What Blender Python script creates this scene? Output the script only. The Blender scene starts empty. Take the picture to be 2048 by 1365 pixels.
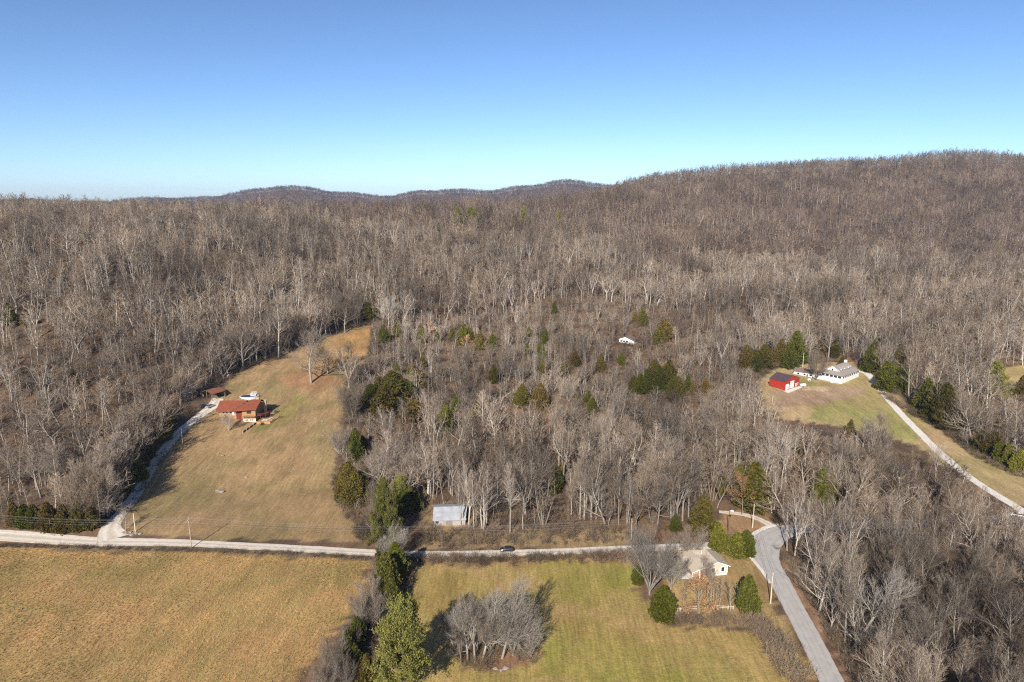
import bpy, math, random
import numpy as np
from mathutils import Vector
R=math.radians
sc=bpy.context.scene
# ---------------------------------------------------------------- camera, sky, sun, exposure
CAMH=110.0; PITCH=R(11.7); FPX=1365.33
cam=bpy.data.objects.new('camera',bpy.data.cameras.new('camera'))
sc.collection.objects.link(cam); sc.camera=cam
cam.location=(0,0,CAMH); cam.rotation_euler=(R(90)-PITCH,0,0)
cam.data.sensor_width=36; cam.data.lens=24; cam.data.clip_start=0.5; cam.data.clip_end=30000
SUN_EL=R(31); SUN_DIR=Vector((0.275,0.961,0))       # shadows fall towards this heading
w=bpy.data.worlds.new("World"); sc.world=w; w.use_nodes=True
nt=w.node_tree; nt.nodes.clear()
out=nt.nodes.new('ShaderNodeOutputWorld'); bg=nt.nodes.new('ShaderNodeBackground'); sky=nt.nodes.new('ShaderNodeTexSky')
sky.sky_type='NISHITA'; sky.sun_disc=False; sky.sun_elevation=SUN_EL
sky.sun_rotation=math.atan2(-SUN_DIR.x,-SUN_DIR.y)
sky.air_density=0.62; sky.dust_density=0.5; sky.ozone_density=5.0; sky.altitude=200
bg.inputs[1].default_value=0.10
tint=nt.nodes.new('ShaderNodeVectorMath'); tint.operation='MULTIPLY'; tint.inputs[1].default_value=(.1135,.1075,.0985)
nt.links.new(sky.outputs[0],tint.inputs[0]); gm=nt.nodes.new('ShaderNodeGamma'); gm.inputs[1].default_value=1.12; nt.links.new(tint.outputs[0],gm.inputs[0]); ts=nt.nodes.new('ShaderNodeVectorMath'); ts.operation='SCALE'; ts.inputs['Scale'].default_value=10.5
nt.links.new(gm.outputs[0],ts.inputs[0]); nt.links.new(ts.outputs[0],bg.inputs[0]); nt.links.new(bg.outputs[0],out.inputs[0])
sl=bpy.data.lights.new('sun','SUN'); sl.energy=4.9; sl.angle=R(0.53); sl.color=(1.0,0.93,0.83)
so=bpy.data.objects.new('sun',sl); sc.collection.objects.link(so)
so.rotation_euler=(-(R(90)-SUN_EL),0,0)
d=Vector((SUN_DIR.x*math.cos(SUN_EL),SUN_DIR.y*math.cos(SUN_EL),-math.sin(SUN_EL)))
so.rotation_euler=d.to_track_quat('-Z','Y').to_euler()
sc.view_settings.view_transform='Standard'; sc.view_settings.look='None'
sc.view_settings.gamma=1; sc.view_settings.exposure=0.70
cy=sc.cycles; cy.max_bounces=4; cy.diffuse_bounces=2; cy.glossy_bounces=1; cy.transmission_bounces=2
cy.transparent_max_bounces=4; cy.volume_bounces=0; cy.use_denoising=False; cy.caustics_reflective=False; cy.caustics_refractive=False
cy.use_adaptive_sampling=True; cy.adaptive_threshold=0.02; cy.sample_clamp_indirect=4
sc.render.film_transparent=False
try: cy.filter_width=1.2
except Exception: pass
SP,CP=math.sin(PITCH),math.cos(PITCH)
def pxdir(px,py):
    u=(px-1024.0)/FPX; v=(682.5-py)/FPX
    return u, CP+v*SP, -SP+v*CP
def slope_at(py):
    v=(682.5-py)/FPX
    return (SP-v*CP)/(CP+v*SP)
# ground profiles: image column -> [(image row, forward distance)], heights follow from the camera height
PROF={
 -400:[(1090,0),(1040,216),(1000,233),(840,285),(700,338),(600,385),(500,460),(460,535),(447,600)],
 0:[(1090,0),(1040,216),(1000,233),(840,285),(700,338),(600,385),(500,460),(460,535),(447,600)],
 250:[(1090,0),(1040,218),(980,241),(840,295),(700,348),(600,400),(500,480),(462,555),(448,620)],
 450:[(1090,0),(1000,240),(900,278),(800,325),(740,355),(680,392),(600,440),(500,540),(460,630),(444,690)],
 700:[(1090,0),(1000,240),(900,282),(800,338),(700,405),(655,445),(600,490),(500,610),(460,710),(442,790)],
 900:[(1090,0),(1000,240),(900,284),(800,347),(700,430),(600,530),(500,670),(455,790),(437,880)],
 1100:[(1090,0),(1000,242),(900,286),(800,352),(700,445),(600,555),(500,715),(450,850),(428,980)],
 1250:[(1090,0),(1000,242),(900,286),(800,354),(700,450),(640,520),(580,600),(500,740),(450,880),(420,1000),(395,1120),(375,1230)],
 1400:[(1090,0),(1000,242),(900,287),(800,354),(700,452),(600,590),(520,740),(460,880),(420,1010),(380,1160),(352,1300)],
 1650:[(1090,0),(1000,243),(900,288),(800,354),(700,450),(600,590),(540,710),(500,840),(460,960),(400,1160),(350,1320),(336,1400)],
 1850:[(1090,0),(1000,243),(900,290),(800,358),(700,452),(600,590),(540,700),(500,850),(450,1000),(400,1170),(350,1330),(322,1440)],
 2050:[(1090,0),(1000,244),(900,292),(800,362),(700,455),(600,590),(540,700),(500,860),(450,1010),(400,1180),(350,1340),(326,1450)],
 2500:[(1090,0),(1000,244),(900,292),(800,362),(700,455),(600,590),(540,700),(500,860),(450,1010),(400,1180),(350,1340),(326,1450)],
}
# far ridge line: column -> row of its ground crest at 3000 m
FAR=[(-600,404),(250,402),(400,396),(480,386),(570,375),(640,377),(700,383),(800,394),(850,384),(900,379),(1000,377),(1060,374),(1110,363),(1190,363),(1230,370),(1300,380),(1500,395),(2600,395)]
YG=np.concatenate([np.arange(0,1600,8.0),np.arange(1600,7001,50.0)])
cols=sorted(PROF); BG=[]; HG=[]
for c in cols:
    pts=PROF[c]; ys=[0,150,206]; hs=[0,0,0]
    for py,y in pts[1:]:
        ys.append(y); hs.append(CAMH-y*slope_at(py))
    yl,hl=ys[-1],hs[-1]
    ys+= [yl+60,yl+350,yl+700,7000]; hs+=[hl+1.5,hl-35,max(hl-70,15),10]
    BG.append((c-1024.0)/FPX/0.985); HG.append(np.interp(YG,ys,hs))
BG=np.array(BG); HG=np.array(HG)
# smooth along distance
k=np.hanning(7); k/=k.sum()
for i in range(len(HG)):
    p=np.pad(HG[i],3,mode='edge'); HG[i]=np.convolve(p,k,'valid')
# resample in bearing with smooth blend
BB=np.linspace(-1.15,1.15,231)
HB=np.empty((len(BB),len(YG)))
for j in range(len(YG)): HB[:,j]=np.interp(BB,BG,HG[:,j])
kb=np.hanning(17); kb/=kb.sum()
pad=np.pad(HB,((8,8),(0,0)),mode='edge')
HB=sum(kb[i]*pad[i:i+len(BB)] for i in range(17))
_rng=np.random.RandomState(7); _W=[(_rng.uniform(-1,1,2)*s,_rng.uniform(0,6.28),a) for s,a in [(1/45,.5),(1/45,.5),(1/28,.35),(1/80,.9),(1/80,.9),(1/150,1.4),(1/150,1.4),(1/17,.15)] ]
_W=[((w/np.linalg.norm(w)*s),p,a) for (w,p,a),(s,_) in zip(_W,[(1/7,.0),(1/9,0),(1/5,0),(1/16,0),(1/20,0),(1/40,0),(1/33,0),(1/3.5,0)])]
def H(X,Y):
    X=np.asarray(X,float); Y=np.asarray(Y,float)
    b=np.clip(X/np.maximum(Y,60.0),-1.14,1.14)
    fi=(b+1.15)/(2.3/230); i=np.clip(fi.astype(int),0,229); fb=fi-i
    fj=np.interp(Y,YG,np.arange(len(YG))); j=np.clip(fj.astype(int),0,len(YG)-2); fy=fj-j
    h=(HB[i,j]*(1-fb)+HB[i+1,j]*fb)*(1-fy)+(HB[i,j+1]*(1-fb)+HB[i+1,j+1]*fb)*fy
    n=0
    for w,p,a in _W: n=n+a*np.sin(w[0]*X+w[1]*Y+p)
    amp=np.clip((Y-420)/250,0,1)*1.3+0.06+np.clip((Y-220)/300,0,1)*0.25
    h=h+n*amp
    # spurs and hollows running down the big right-hand hill
    fold=np.clip((Y-700)/300,0,1)*np.clip((b+.05)/.25,0,1)*np.clip((1300-Y)/200,0,1)
    h=h+fold*(9*np.sin(X/62.+Y/210.+1.2*np.sin(Y/140.))+4*np.sin(X/27.-Y/90.))
    # far ridge
    pc=b*0.99*FPX+1024
    fr=np.interp(pc,[a for a,_ in FAR],[r for _,r in FAR])
    vv=(682.5-fr)/FPX; s=(SP-vv*CP)/(CP+vv*SP)
    top=CAMH-3000*s-16
    prof=np.exp(-((Y-3000)/(np.where(Y<3000,520.0,700.0)))**2)
    far=np.where(Y>1500,top*prof+6*np.sin(X/90.0)*prof+4*np.sin(X/37.+1),0)
    return np.maximum(h,far)
def G(px,py,lift=0.0):
    """world point where the ray through an image point meets the ground"""
    u,f,z=pxdir(px,py)
    ts=np.concatenate([np.arange(100,1700,4.0),np.arange(1700,3600,20.0)])
    zz=CAMH+ts*z; hh=H(ts*u,ts*f)+lift
    k=np.where(zz<hh)[0]
    if len(k)==0: return None
    a,b=ts[max(k[0]-1,0)],ts[k[0]]
    for _ in range(24):
        m=(a+b)/2
        if CAMH+m*z<float(H(m*u,m*f))+lift: b=m
        else: a=m
    return (b*u,b*f,float(H(b*u,b*f)))
# ---------------------------------------------------------------- helpers
col=sc.collection
def hz(x,y): return float(H(x,y))
def tag(o,label=None,cat=None,group=None,kind=None):
    if label: o['label']=label
    if cat: o['category']=cat
    if group: o['group']=group
    if kind: o['kind']=kind
    return o
def empty(name,loc,rz=0,**k):
    o=bpy.data.objects.new(name,None); col.objects.link(o); o.empty_display_size=0.5
    o.location=loc; o.rotation_euler=(0,0,rz); return tag(o,**k)
def link(name,me,parent=None,loc=None,rz=0,**k):
    o=bpy.data.objects.new(name,me); col.objects.link(o)
    if parent is not None: o.parent=parent
    if loc is not None: o.location=loc
    if rz: o.rotation_euler=(0,0,rz)
    return tag(o,**k)
def fast_mesh(name,V,quads=None,tris=None,mats=(),mi=None,smooth=False):
    me=bpy.data.meshes.new(name); V=np.asarray(V,np.float32)
    nq=0 if quads is None else len(quads); ntr=0 if tris is None else len(tris)
    me.vertices.add(len(V)); me.vertices.foreach_set('co',V.ravel())
    idx=[]; 
    if nq: idx.append(np.asarray(quads,np.int32).ravel())
    if ntr: idx.append(np.asarray(tris,np.int32).ravel())
    idx=np.concatenate(idx); me.loops.add(len(idx)); me.loops.foreach_set('vertex_index',idx)
    st=np.concatenate([np.arange(nq)*4,nq*4+np.arange(ntr)*3]).astype(np.int32)
    tt=np.concatenate([np.full(nq,4),np.full(ntr,3)]).astype(np.int32)
    me.polygons.add(nq+ntr); me.polygons.foreach_set('loop_start',st); me.polygons.foreach_set('loop_total',tt)
    for m in mats: me.materials.append(m)
    if mi is not None: me.polygons.foreach_set('material_index',np.asarray(mi,np.int32))
    me.polygons.foreach_set('use_smooth',np.full(nq+ntr,smooth,dtype=bool))
    me.update(); me.validate(); return me
class MB:
    """collects boxes, slabs and tubes into one mesh"""
    def __init__(s): s.v=[]; s.f=[]
    def box(s,x0,x1,y0,y1,z0,z1):
        n=len(s.v); s.v+=[(x,y,z) for z in (z0,z1) for x,y in ((x0,y0),(x1,y0),(x1,y1),(x0,y1))]
        s.f+=[[n+i for i in q] for q in ((3,2,1,0),(4,5,6,7),(0,1,5,4),(1,2,6,5),(2,3,7,6),(3,0,4,7))]; return s
    def prism(s,bot,top):
        n=len(s.v); k=len(bot); s.v+=list(bot)+list(top)
        s.f+=[list(range(n+k-1,n-1,-1)),list(range(n+k,n+2*k))]
        s.f+=[[n+i,n+(i+1)%k,n+k+(i+1)%k,n+k+i] for i in range(k)]; return s
    def slab(s,poly,t):
        """a sloped panel: polygon pushed down by t"""
        return s.prism([(x,y,z-t) for x,y,z in poly],list(poly))
    def tube(s,a,b,ra,rb=None,n=8):
        rb=ra if rb is None else rb; a=Vector(a); b=Vector(b); d=(b-a).normalized()
        u=d.cross(Vector((0,0,1)) if abs(d.z)<0.9 else Vector((1,0,0))).normalized(); v=d.cross(u)
        c=[(math.cos(6.28318*i/n),math.sin(6.28318*i/n)) for i in range(n)]
        return s.prism([tuple(a+(u*p+v*q)*ra) for p,q in c],[tuple(b+(u*p+v*q)*rb) for p,q in c])
    def rbar(s,a,b,w,h):
        a=Vector(a); b=Vector(b); d=(b-a).normalized(); u=Vector((-d.y,d.x,0)).normalized()*w/2; z=d.cross(u).normalized()*h/2
        return s.prism([tuple(a+p*u+q*z) for p,q in ((-1,-1),(1,-1),(1,1),(-1,1))],[tuple(b+p*u+q*z) for p,q in ((-1,-1),(1,-1),(1,1),(-1,1))])
    def loft(s,rings):
        n=len(s.v); k=len(rings[0])
        for r in rings: s.v+=list(r)
        for j in range(len(rings)-1):
            s.f+=[[n+j*k+i,n+j*k+(i+1)%k,n+(j+1)*k+(i+1)%k,n+(j+1)*k+i] for i in range(k)]
        s.f+=[list(range(n+k-1,n-1,-1)),[n+(len(rings)-1)*k+i for i in range(k)]]; return s
    def build(s,name,mat,parent=None,loc=None,rz=0,bevel=0,smooth=False,**kw):
        me=bpy.data.meshes.new(name); me.from_pydata([tuple(map(float,p)) for p in s.v],[],s.f); me.materials.append(mat)
        import bmesh
        bm=bmesh.new(); bm.from_mesh(me); bmesh.ops.recalc_face_normals(bm,faces=bm.faces)
        if bevel: bmesh.ops.bevel(bm,geom=list(bm.edges),offset=bevel,segments=2,affect='EDGES',clamp_overlap=True)
        bm.to_mesh(me); bm.free()
        if smooth: me.polygons.foreach_set('use_smooth',[True]*len(me.polygons))
        return link(name,me,parent,loc,rz,**kw)
# ---------------------------------------------------------------- materials
def nodes(name):
    m=bpy.data.materials.new(name); m.use_nodes=True; t=m.node_tree; return m,t,t.nodes['Principled BSDF']
def N(t,kind,**k):
    n=t.nodes.new(kind)
    for a,b in k.items(): setattr(n,a,b)
    return n
def mat(name,c1,c2=None,rough=0.85,scale=3.0,metal=0.0,bump=0.0,stretch=(1,1,1),spec=0.3,wave=None,det=4):
    m,t,p=nodes(name); p.inputs['Roughness'].default_value=rough; p.inputs['Metallic'].default_value=metal
    p.inputs['Specular IOR Level'].default_value=spec
    c2=c2 or tuple(x*0.72 for x in c1)
    tc=N(t,'ShaderNodeTexCoord'); mp=N(t,'ShaderNodeMapping'); mp.inputs['Scale'].default_value=stretch
    t.links.new(tc.outputs['Object'],mp.inputs[0])
    nz=N(t,'ShaderNodeTexNoise'); nz.inputs['Scale'].default_value=scale; nz.inputs['Detail'].default_value=det; nz.inputs['Roughness'].default_value=0.65
    t.links.new(mp.outputs[0],nz.inputs['Vector'])
    cr=N(t,'ShaderNodeValToRGB'); cr.color_ramp.elements[0].position=0.3; cr.color_ramp.elements[1].position=0.7
    cr.color_ramp.elements[0].color=(*c2,1); cr.color_ramp.elements[1].color=(*c1,1)
    t.links.new(nz.outputs['Fac'],cr.inputs[0]); src=cr.outputs[0]
    t.links.new(src,p.inputs['Base Color'])
    h=nz.outputs['Fac']
    if wave:
        wv=N(t,'ShaderNodeTexWave',wave_type='BANDS',bands_direction=wave[0]); wv.inputs['Scale'].default_value=wave[1]
        t.links.new(tc.outputs['Object'],wv.inputs['Vector']); h=wv.outputs['Fac']
        mx=N(t,'ShaderNodeMix',data_type='RGBA',blend_type='MULTIPLY'); mx.inputs[0].default_value=wave[2]
        t.links.new(src,mx.inputs[6]); t.links.new(wv.outputs['Color'],mx.inputs[7]); t.links.new(mx.outputs[2],p.inputs['Base Color'])
    if bump or wave:
        b=N(t,'ShaderNodeBump'); b.inputs['Strength'].default_value=bump or 0.4; b.inputs['Distance'].default_value=0.1
        t.links.new(h,b.inputs['Height']); t.links.new(b.outputs[0],p.inputs['Normal'])
    return m
def plant_mat(name,ramp,rough=0.9,noise=0.25,nscale=1.2):
    """colour differs from plant to plant (per-object random) and a little from clump to clump"""
    m,t,p=nodes(name); p.inputs['Roughness'].default_value=1.0; p.inputs['Specular IOR Level'].default_value=0.0
    oi=N(t,'ShaderNodeObjectInfo'); cr=N(t,'ShaderNodeValToRGB'); e=cr.color_ramp.elements
    for i,c in enumerate(ramp):
        pos=i/(len(ramp)-1)
        if i==0: el=e[0]
        elif i==len(ramp)-1: el=e[-1]; el.position=1
        else: el=e.new(pos)
        el.position=pos; el.color=(*c,1)
    tc=N(t,'ShaderNodeTexCoord'); nz=N(t,'ShaderNodeTexNoise'); nz.inputs['Scale'].default_value=nscale; nz.inputs['Detail'].default_value=3
    t.links.new(tc.outputs['Object'],nz.inputs['Vector'])
    pn=N(t,'ShaderNodeTexNoise'); pn.inputs['Scale'].default_value=.016; pn.inputs['Detail'].default_value=2; t.links.new(oi.outputs['Location'],pn.inputs['Vector'])
    ma=N(t,'ShaderNodeMath',operation='MULTIPLY_ADD'); ma.inputs[1].default_value=1.4; ma.inputs[2].default_value=-.65; t.links.new(pn.outputs['Fac'],ma.inputs[0])
    mb=N(t,'ShaderNodeMath',operation='MULTIPLY_ADD'); mb.inputs[1].default_value=.9; t.links.new(oi.outputs['Random'],mb.inputs[0]); t.links.new(ma.outputs[0],mb.inputs[2])
    t.links.new(mb.outputs[0],cr.inputs[0])
    mr=N(t,'ShaderNodeMapRange'); mr.inputs[1].default_value=0.3; mr.inputs[2].default_value=0.7; mr.inputs[3].default_value=1-noise; mr.inputs[4].default_value=1+noise
    t.links.new(nz.outputs['Fac'],mr.inputs[0])
    q1=N(t,'ShaderNodeTexNoise'); q1.inputs['Scale'].default_value=.022; q1.inputs['Detail'].default_value=3; t.links.new(oi.outputs['Location'],q1.inputs['Vector'])
    q2=N(t,'ShaderNodeMapRange'); q2.inputs[1].default_value=.38; q2.inputs[2].default_value=.62; q2.inputs[3].default_value=.58; q2.inputs[4].default_value=1.30; t.links.new(q1.outputs['Fac'],q2.inputs[0])
    q3=N(t,'ShaderNodeMath',operation='MULTIPLY'); t.links.new(q2.outputs[0],q3.inputs[0]); t.links.new(mr.outputs[0],q3.inputs[1])
    mx=N(t,'ShaderNodeVectorMath',operation='SCALE'); t.links.new(cr.outputs[0],mx.inputs[0]); t.links.new(q3.outputs[0],mx.inputs['Scale'])
    t.links.new(mx.outputs[0],p.inputs['Base Color']); return m
M={}
M['bark']=plant_mat('bark',[(.20,.17,.14),(.30,.26,.215),(.38,.34,.29),(.26,.225,.19),(.44,.40,.35)],noise=.2,nscale=.6)
M['twig']=plant_mat('twigs',[(.105,.074,.054),(.285,.208,.140),(.18,.138,.107),(.35,.262,.178),(.135,.098,.076),(.30,.245,.19),(.23,.168,.118)],noise=.12,nscale=.3)
M['farbark']=plant_mat('far_bark',[(.20,.16,.135),(.28,.23,.18),(.24,.20,.17),(.33,.28,.23)],noise=.1,nscale=.3)
M['pale']=plant_mat('pale_grey_twigs',[(.36,.32,.27),(.42,.38,.33)],noise=.12,nscale=.3); M['greybark']=plant_mat('grey_brown_bark',[(.24,.20,.16),(.29,.25,.20)],noise=.2,nscale=.6)
M['far']=plant_mat('far_twigs',[(.095,.068,.060),(.21,.158,.115),(.135,.105,.090),(.26,.195,.135),(.115,.082,.072),(.17,.125,.09)],noise=.1,nscale=.3)
M['ridge']=plant_mat('haze_tinted_ridge_twigs',[(.085,.068,.088),(.125,.100,.115),(.10,.085,.108)],noise=.1,nscale=.3)  # purple-blue of distance haze painted into the twig colour
M['brush']=plant_mat('brush',[(.20,.14,.09),(.14,.10,.075),(.25,.18,.11),(.12,.09,.07),(.18,.15,.10)],noise=.2)
M['cedar']=plant_mat('cedar_foliage',[(.055,.062,.013),(.095,.092,.018),(.120,.084,.026),(.062,.070,.014),(.125,.122,.020)],noise=.45,nscale=1.6)
M['pine']=plant_mat('pine_needles',[(.19,.185,.05),(.215,.205,.055)],noise=.35,nscale=.9)
M['pinebark']=plant_mat('pine_bark',[(.12,.09,.07),(.16,.12,.09)])
M['oakleaf']=plant_mat('dead_leaves',[(.36,.19,.09),(.42,.24,.12)],noise=.35,nscale=1.5)
M['dry']=plant_mat('dry_grass',[(.41,.262,.115),(.37,.245,.105),(.43,.27,.12),(.33,.24,.10)],noise=.1)
M['greengrass']=plant_mat('green_grass',[(.20,.20,.06),(.28,.25,.08),(.34,.26,.11)],noise=.2)
def curve_pts(pts,n):
    """smooth open curve through points (Catmull-Rom)"""
    P=[np.array(p,float) for p in pts]; P=[2*P[0]-P[1]]+P+[2*P[-1]-P[-2]]; o=[]
    for i in range(1,len(P)-2):
        for k in range(n):
            t=k/n; a,b,c,d=P[i-1],P[i],P[i+1],P[i+2]
            o.append(0.5*((2*b)+(-a+c)*t+(2*a-5*b+4*c-d)*t*t+(-a+3*b-3*c+d)*t**3))
    o.append(P[-2]); return np.array(o)
def inpoly(X,Y,poly):
    X=np.asarray(X,float); Y=np.asarray(Y,float); r=np.zeros(X.shape,bool); n=len(poly)
    for i in range(n):
        x0,y0=poly[i]; x1,y1=poly[(i+1)%n]
        if y0==y1: continue
        c=((y0>Y)!=(y1>Y))&(X<(x1-x0)*(Y-y0)/(y1-y0)+x0); r^=c
    return r
def wpoly(pts): return [G(*p)[:2] for p in pts]
def linedist(X,Y,line):
    X=np.asarray(X,float); Y=np.asarray(Y,float); D=np.full(X.shape,1e9)
    for a,b in zip(line[:-1],line[1:]):
        dx,dy=b[0]-a[0],b[1]-a[1]; L=dx*dx+dy*dy+1e-9
        t=np.clip(((X-a[0])*dx+(Y-a[1])*dy)/L,0,1); D=np.minimum(D,np.hypot(X-a[0]-t*dx,Y-a[1]-t*dy))
    return D
# ---------------------------------------------------------------- ground plan: roads and clearings
def roadline(px,wid,n=8):
    W=[(*G(a,b)[:2],w_) for (a,b),w_ in zip(px,wid)]; return curve_pts(W,n)
RL=roadline([(-330,1070),(-150,1068),(0,1071),(100,1078),(200,1084),(300,1085),(400,1088),(500,1093),(620,1099),(740,1106),(830,1109),(900,1109),(1012,1107),(1110,1104),(1250,1098),(1340,1095),(1420,1092),(1530,1088)],[6.5,6.3,6,5.5,5,4.3,4,4,4,4,4,4,4,3.8,3.8,4,4.5,6])
RL[:,1]-=0
RM=roadline([(1664,1365),(1636,1308),(1607,1252),(1580,1202),(1558,1160),(1538,1130),(1529,1107),(1534,1085),(1556,1068),(1600,1058),(1700,1052),(1800,1049),(1900,1044),(2048,1037),(2200,1032),(2400,1026)],[5.6,5.6,5.7,5.8,6.2,7.2,8.6,9,8,6.2,5.6,5.5,5.5,5.5,5.5,5.5])
_e=RM[0]-(RM[1]-RM[0])/np.linalg.norm((RM[1]-RM[0])[:2])*np.array([1,1,0])*150
_e2=RM[0]-(RM[0]-_e)*0.5; _e[2]=_e2[2]=5.6; RM=np.vstack([_e,_e2,RM])
DL=roadline([(226,1079),(221,1058),(236,1035),(262,1003),(285,968),(305,932),(332,895),(362,862),(395,836),(420,818),(433,806),(436,798)],[9.5,6.5,4.6,4.2,4,4,4,4,4.2,5.2,6,5])
DR=roadline([(1690,738),(1716,741),(1738,751),(1764,784),(1790,815),(1820,847),(1850,877),(1882,908),(1922,942),(1962,971),(2002,996),(2040,1019),(2064,1036)],[5,5,4.2,3.7,3.6,3.6,3.6,3.6,3.6,3.6,3.6,3.8,6])
TP=roadline([(1550,1056),(1524,1042),(1498,1032),(1470,1027),(1438,1024)],[3.4,2.8,2.4,2.2,2])
CL={
 'field_left':wpoly([(-700,1100),(0,1098),(200,1102),(400,1106),(600,1114),(745,1122),(738,1150),(728,1180),(700,1220),(668,1270),(640,1310),(600,1365)])+[(-60,100),(-90,40),(-400,40),(-500,150)],
 'field_mid':wpoly([(833,1132),(1000,1132),(1265,1124),(1270,1165),(1300,1215),(1345,1248),(1440,1258),(1500,1262),(1540,1310),(1572,1365)])+[(50,90),(20,40),(-40,60),(-27,120)]+wpoly([(740,1365),(752,1320),(780,1250)]),
 'lawn_left':wpoly([(232,1048),(272,1002),(300,950),(325,912),(352,878),(385,850),(425,825),(436,800),(450,765),(480,742),(560,712),(640,682),(705,655),(750,650),(745,700),(738,735),(705,768),(690,800),(700,850),(690,900),(678,960),(685,1005),(718,1030),(726,1088),(500,1080),(300,1074),(250,1072)]),
 'lawn_right':wpoly([(1512,768),(1535,745),(1600,728),(1700,725),(1735,742),(1772,775),(1800,798),(1870,850),(1950,903),(2060,962),(2180,1010),(2100,1025),(2030,1012),(1990,986),(1950,962),(1880,925),(1838,898),(1770,872),(1690,855),(1600,845),(1545,838),(1530,800)]),
 'yard':wpoly([(1310,1108),(1400,1100),(1500,1098),(1500,1112),(1530,1150),(1560,1215),(1600,1290),(1630,1365),(1600,1365),(1560,1310),(1520,1262),(1450,1250),(1380,1245),(1335,1225),(1320,1150)]),
 'slope':wpoly([(1440,1030),(1480,1012),(1520,1008),(1545,1030),(1560,1052),(1535,1058),(1500,1075),(1470,1080),(1440,1065)]),
 'field_far':wpoly([(1985,760),(2005,735),(2110,728),(2180,775),(2100,782),(2020,772)]),
 'scrub':wpoly([(940,845),(1000,815),(1080,808),(1140,802),(1160,830),(1100,850),(1020,862),(950,862)]),
 'scrub_road':wpoly([(835,1100),(850,1060),(1000,1062),(1260,1060),(1290,1090),(1100,1098)]),
 'scrub_verge':wpoly([(836,1114),(1262,1104),(1264,1126),(1000,1132),(836,1132)]),
 'tin':wpoly([(845,1085),(850,1040),(862,1008),(935,1008),(945,1050),(940,1070)]),
 'litter_road':wpoly([(1568,1110),(1590,1150),(1636,1230),(1684,1320),(1712,1365),(1700,1365),(1640,1270),(1590,1190),(1562,1140)]),
}
OPEN=['field_left','field_mid','lawn_left','lawn_right','yard','slope','field_far','scrub','scrub_road','scrub_verge','tin','litter_road']
ROADS=[(RL,1.5),(RM,1.5),(DL,1.6),(DR,1.5),(TP,1.0)]
def roadclear(X,Y,extra=0):
    ok=np.ones(np.shape(X),bool)
    for L,m in ROADS: ok&=linedist(X,Y,L[::2])>(L[:,2].mean()/2+m+extra)
    return ok
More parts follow.
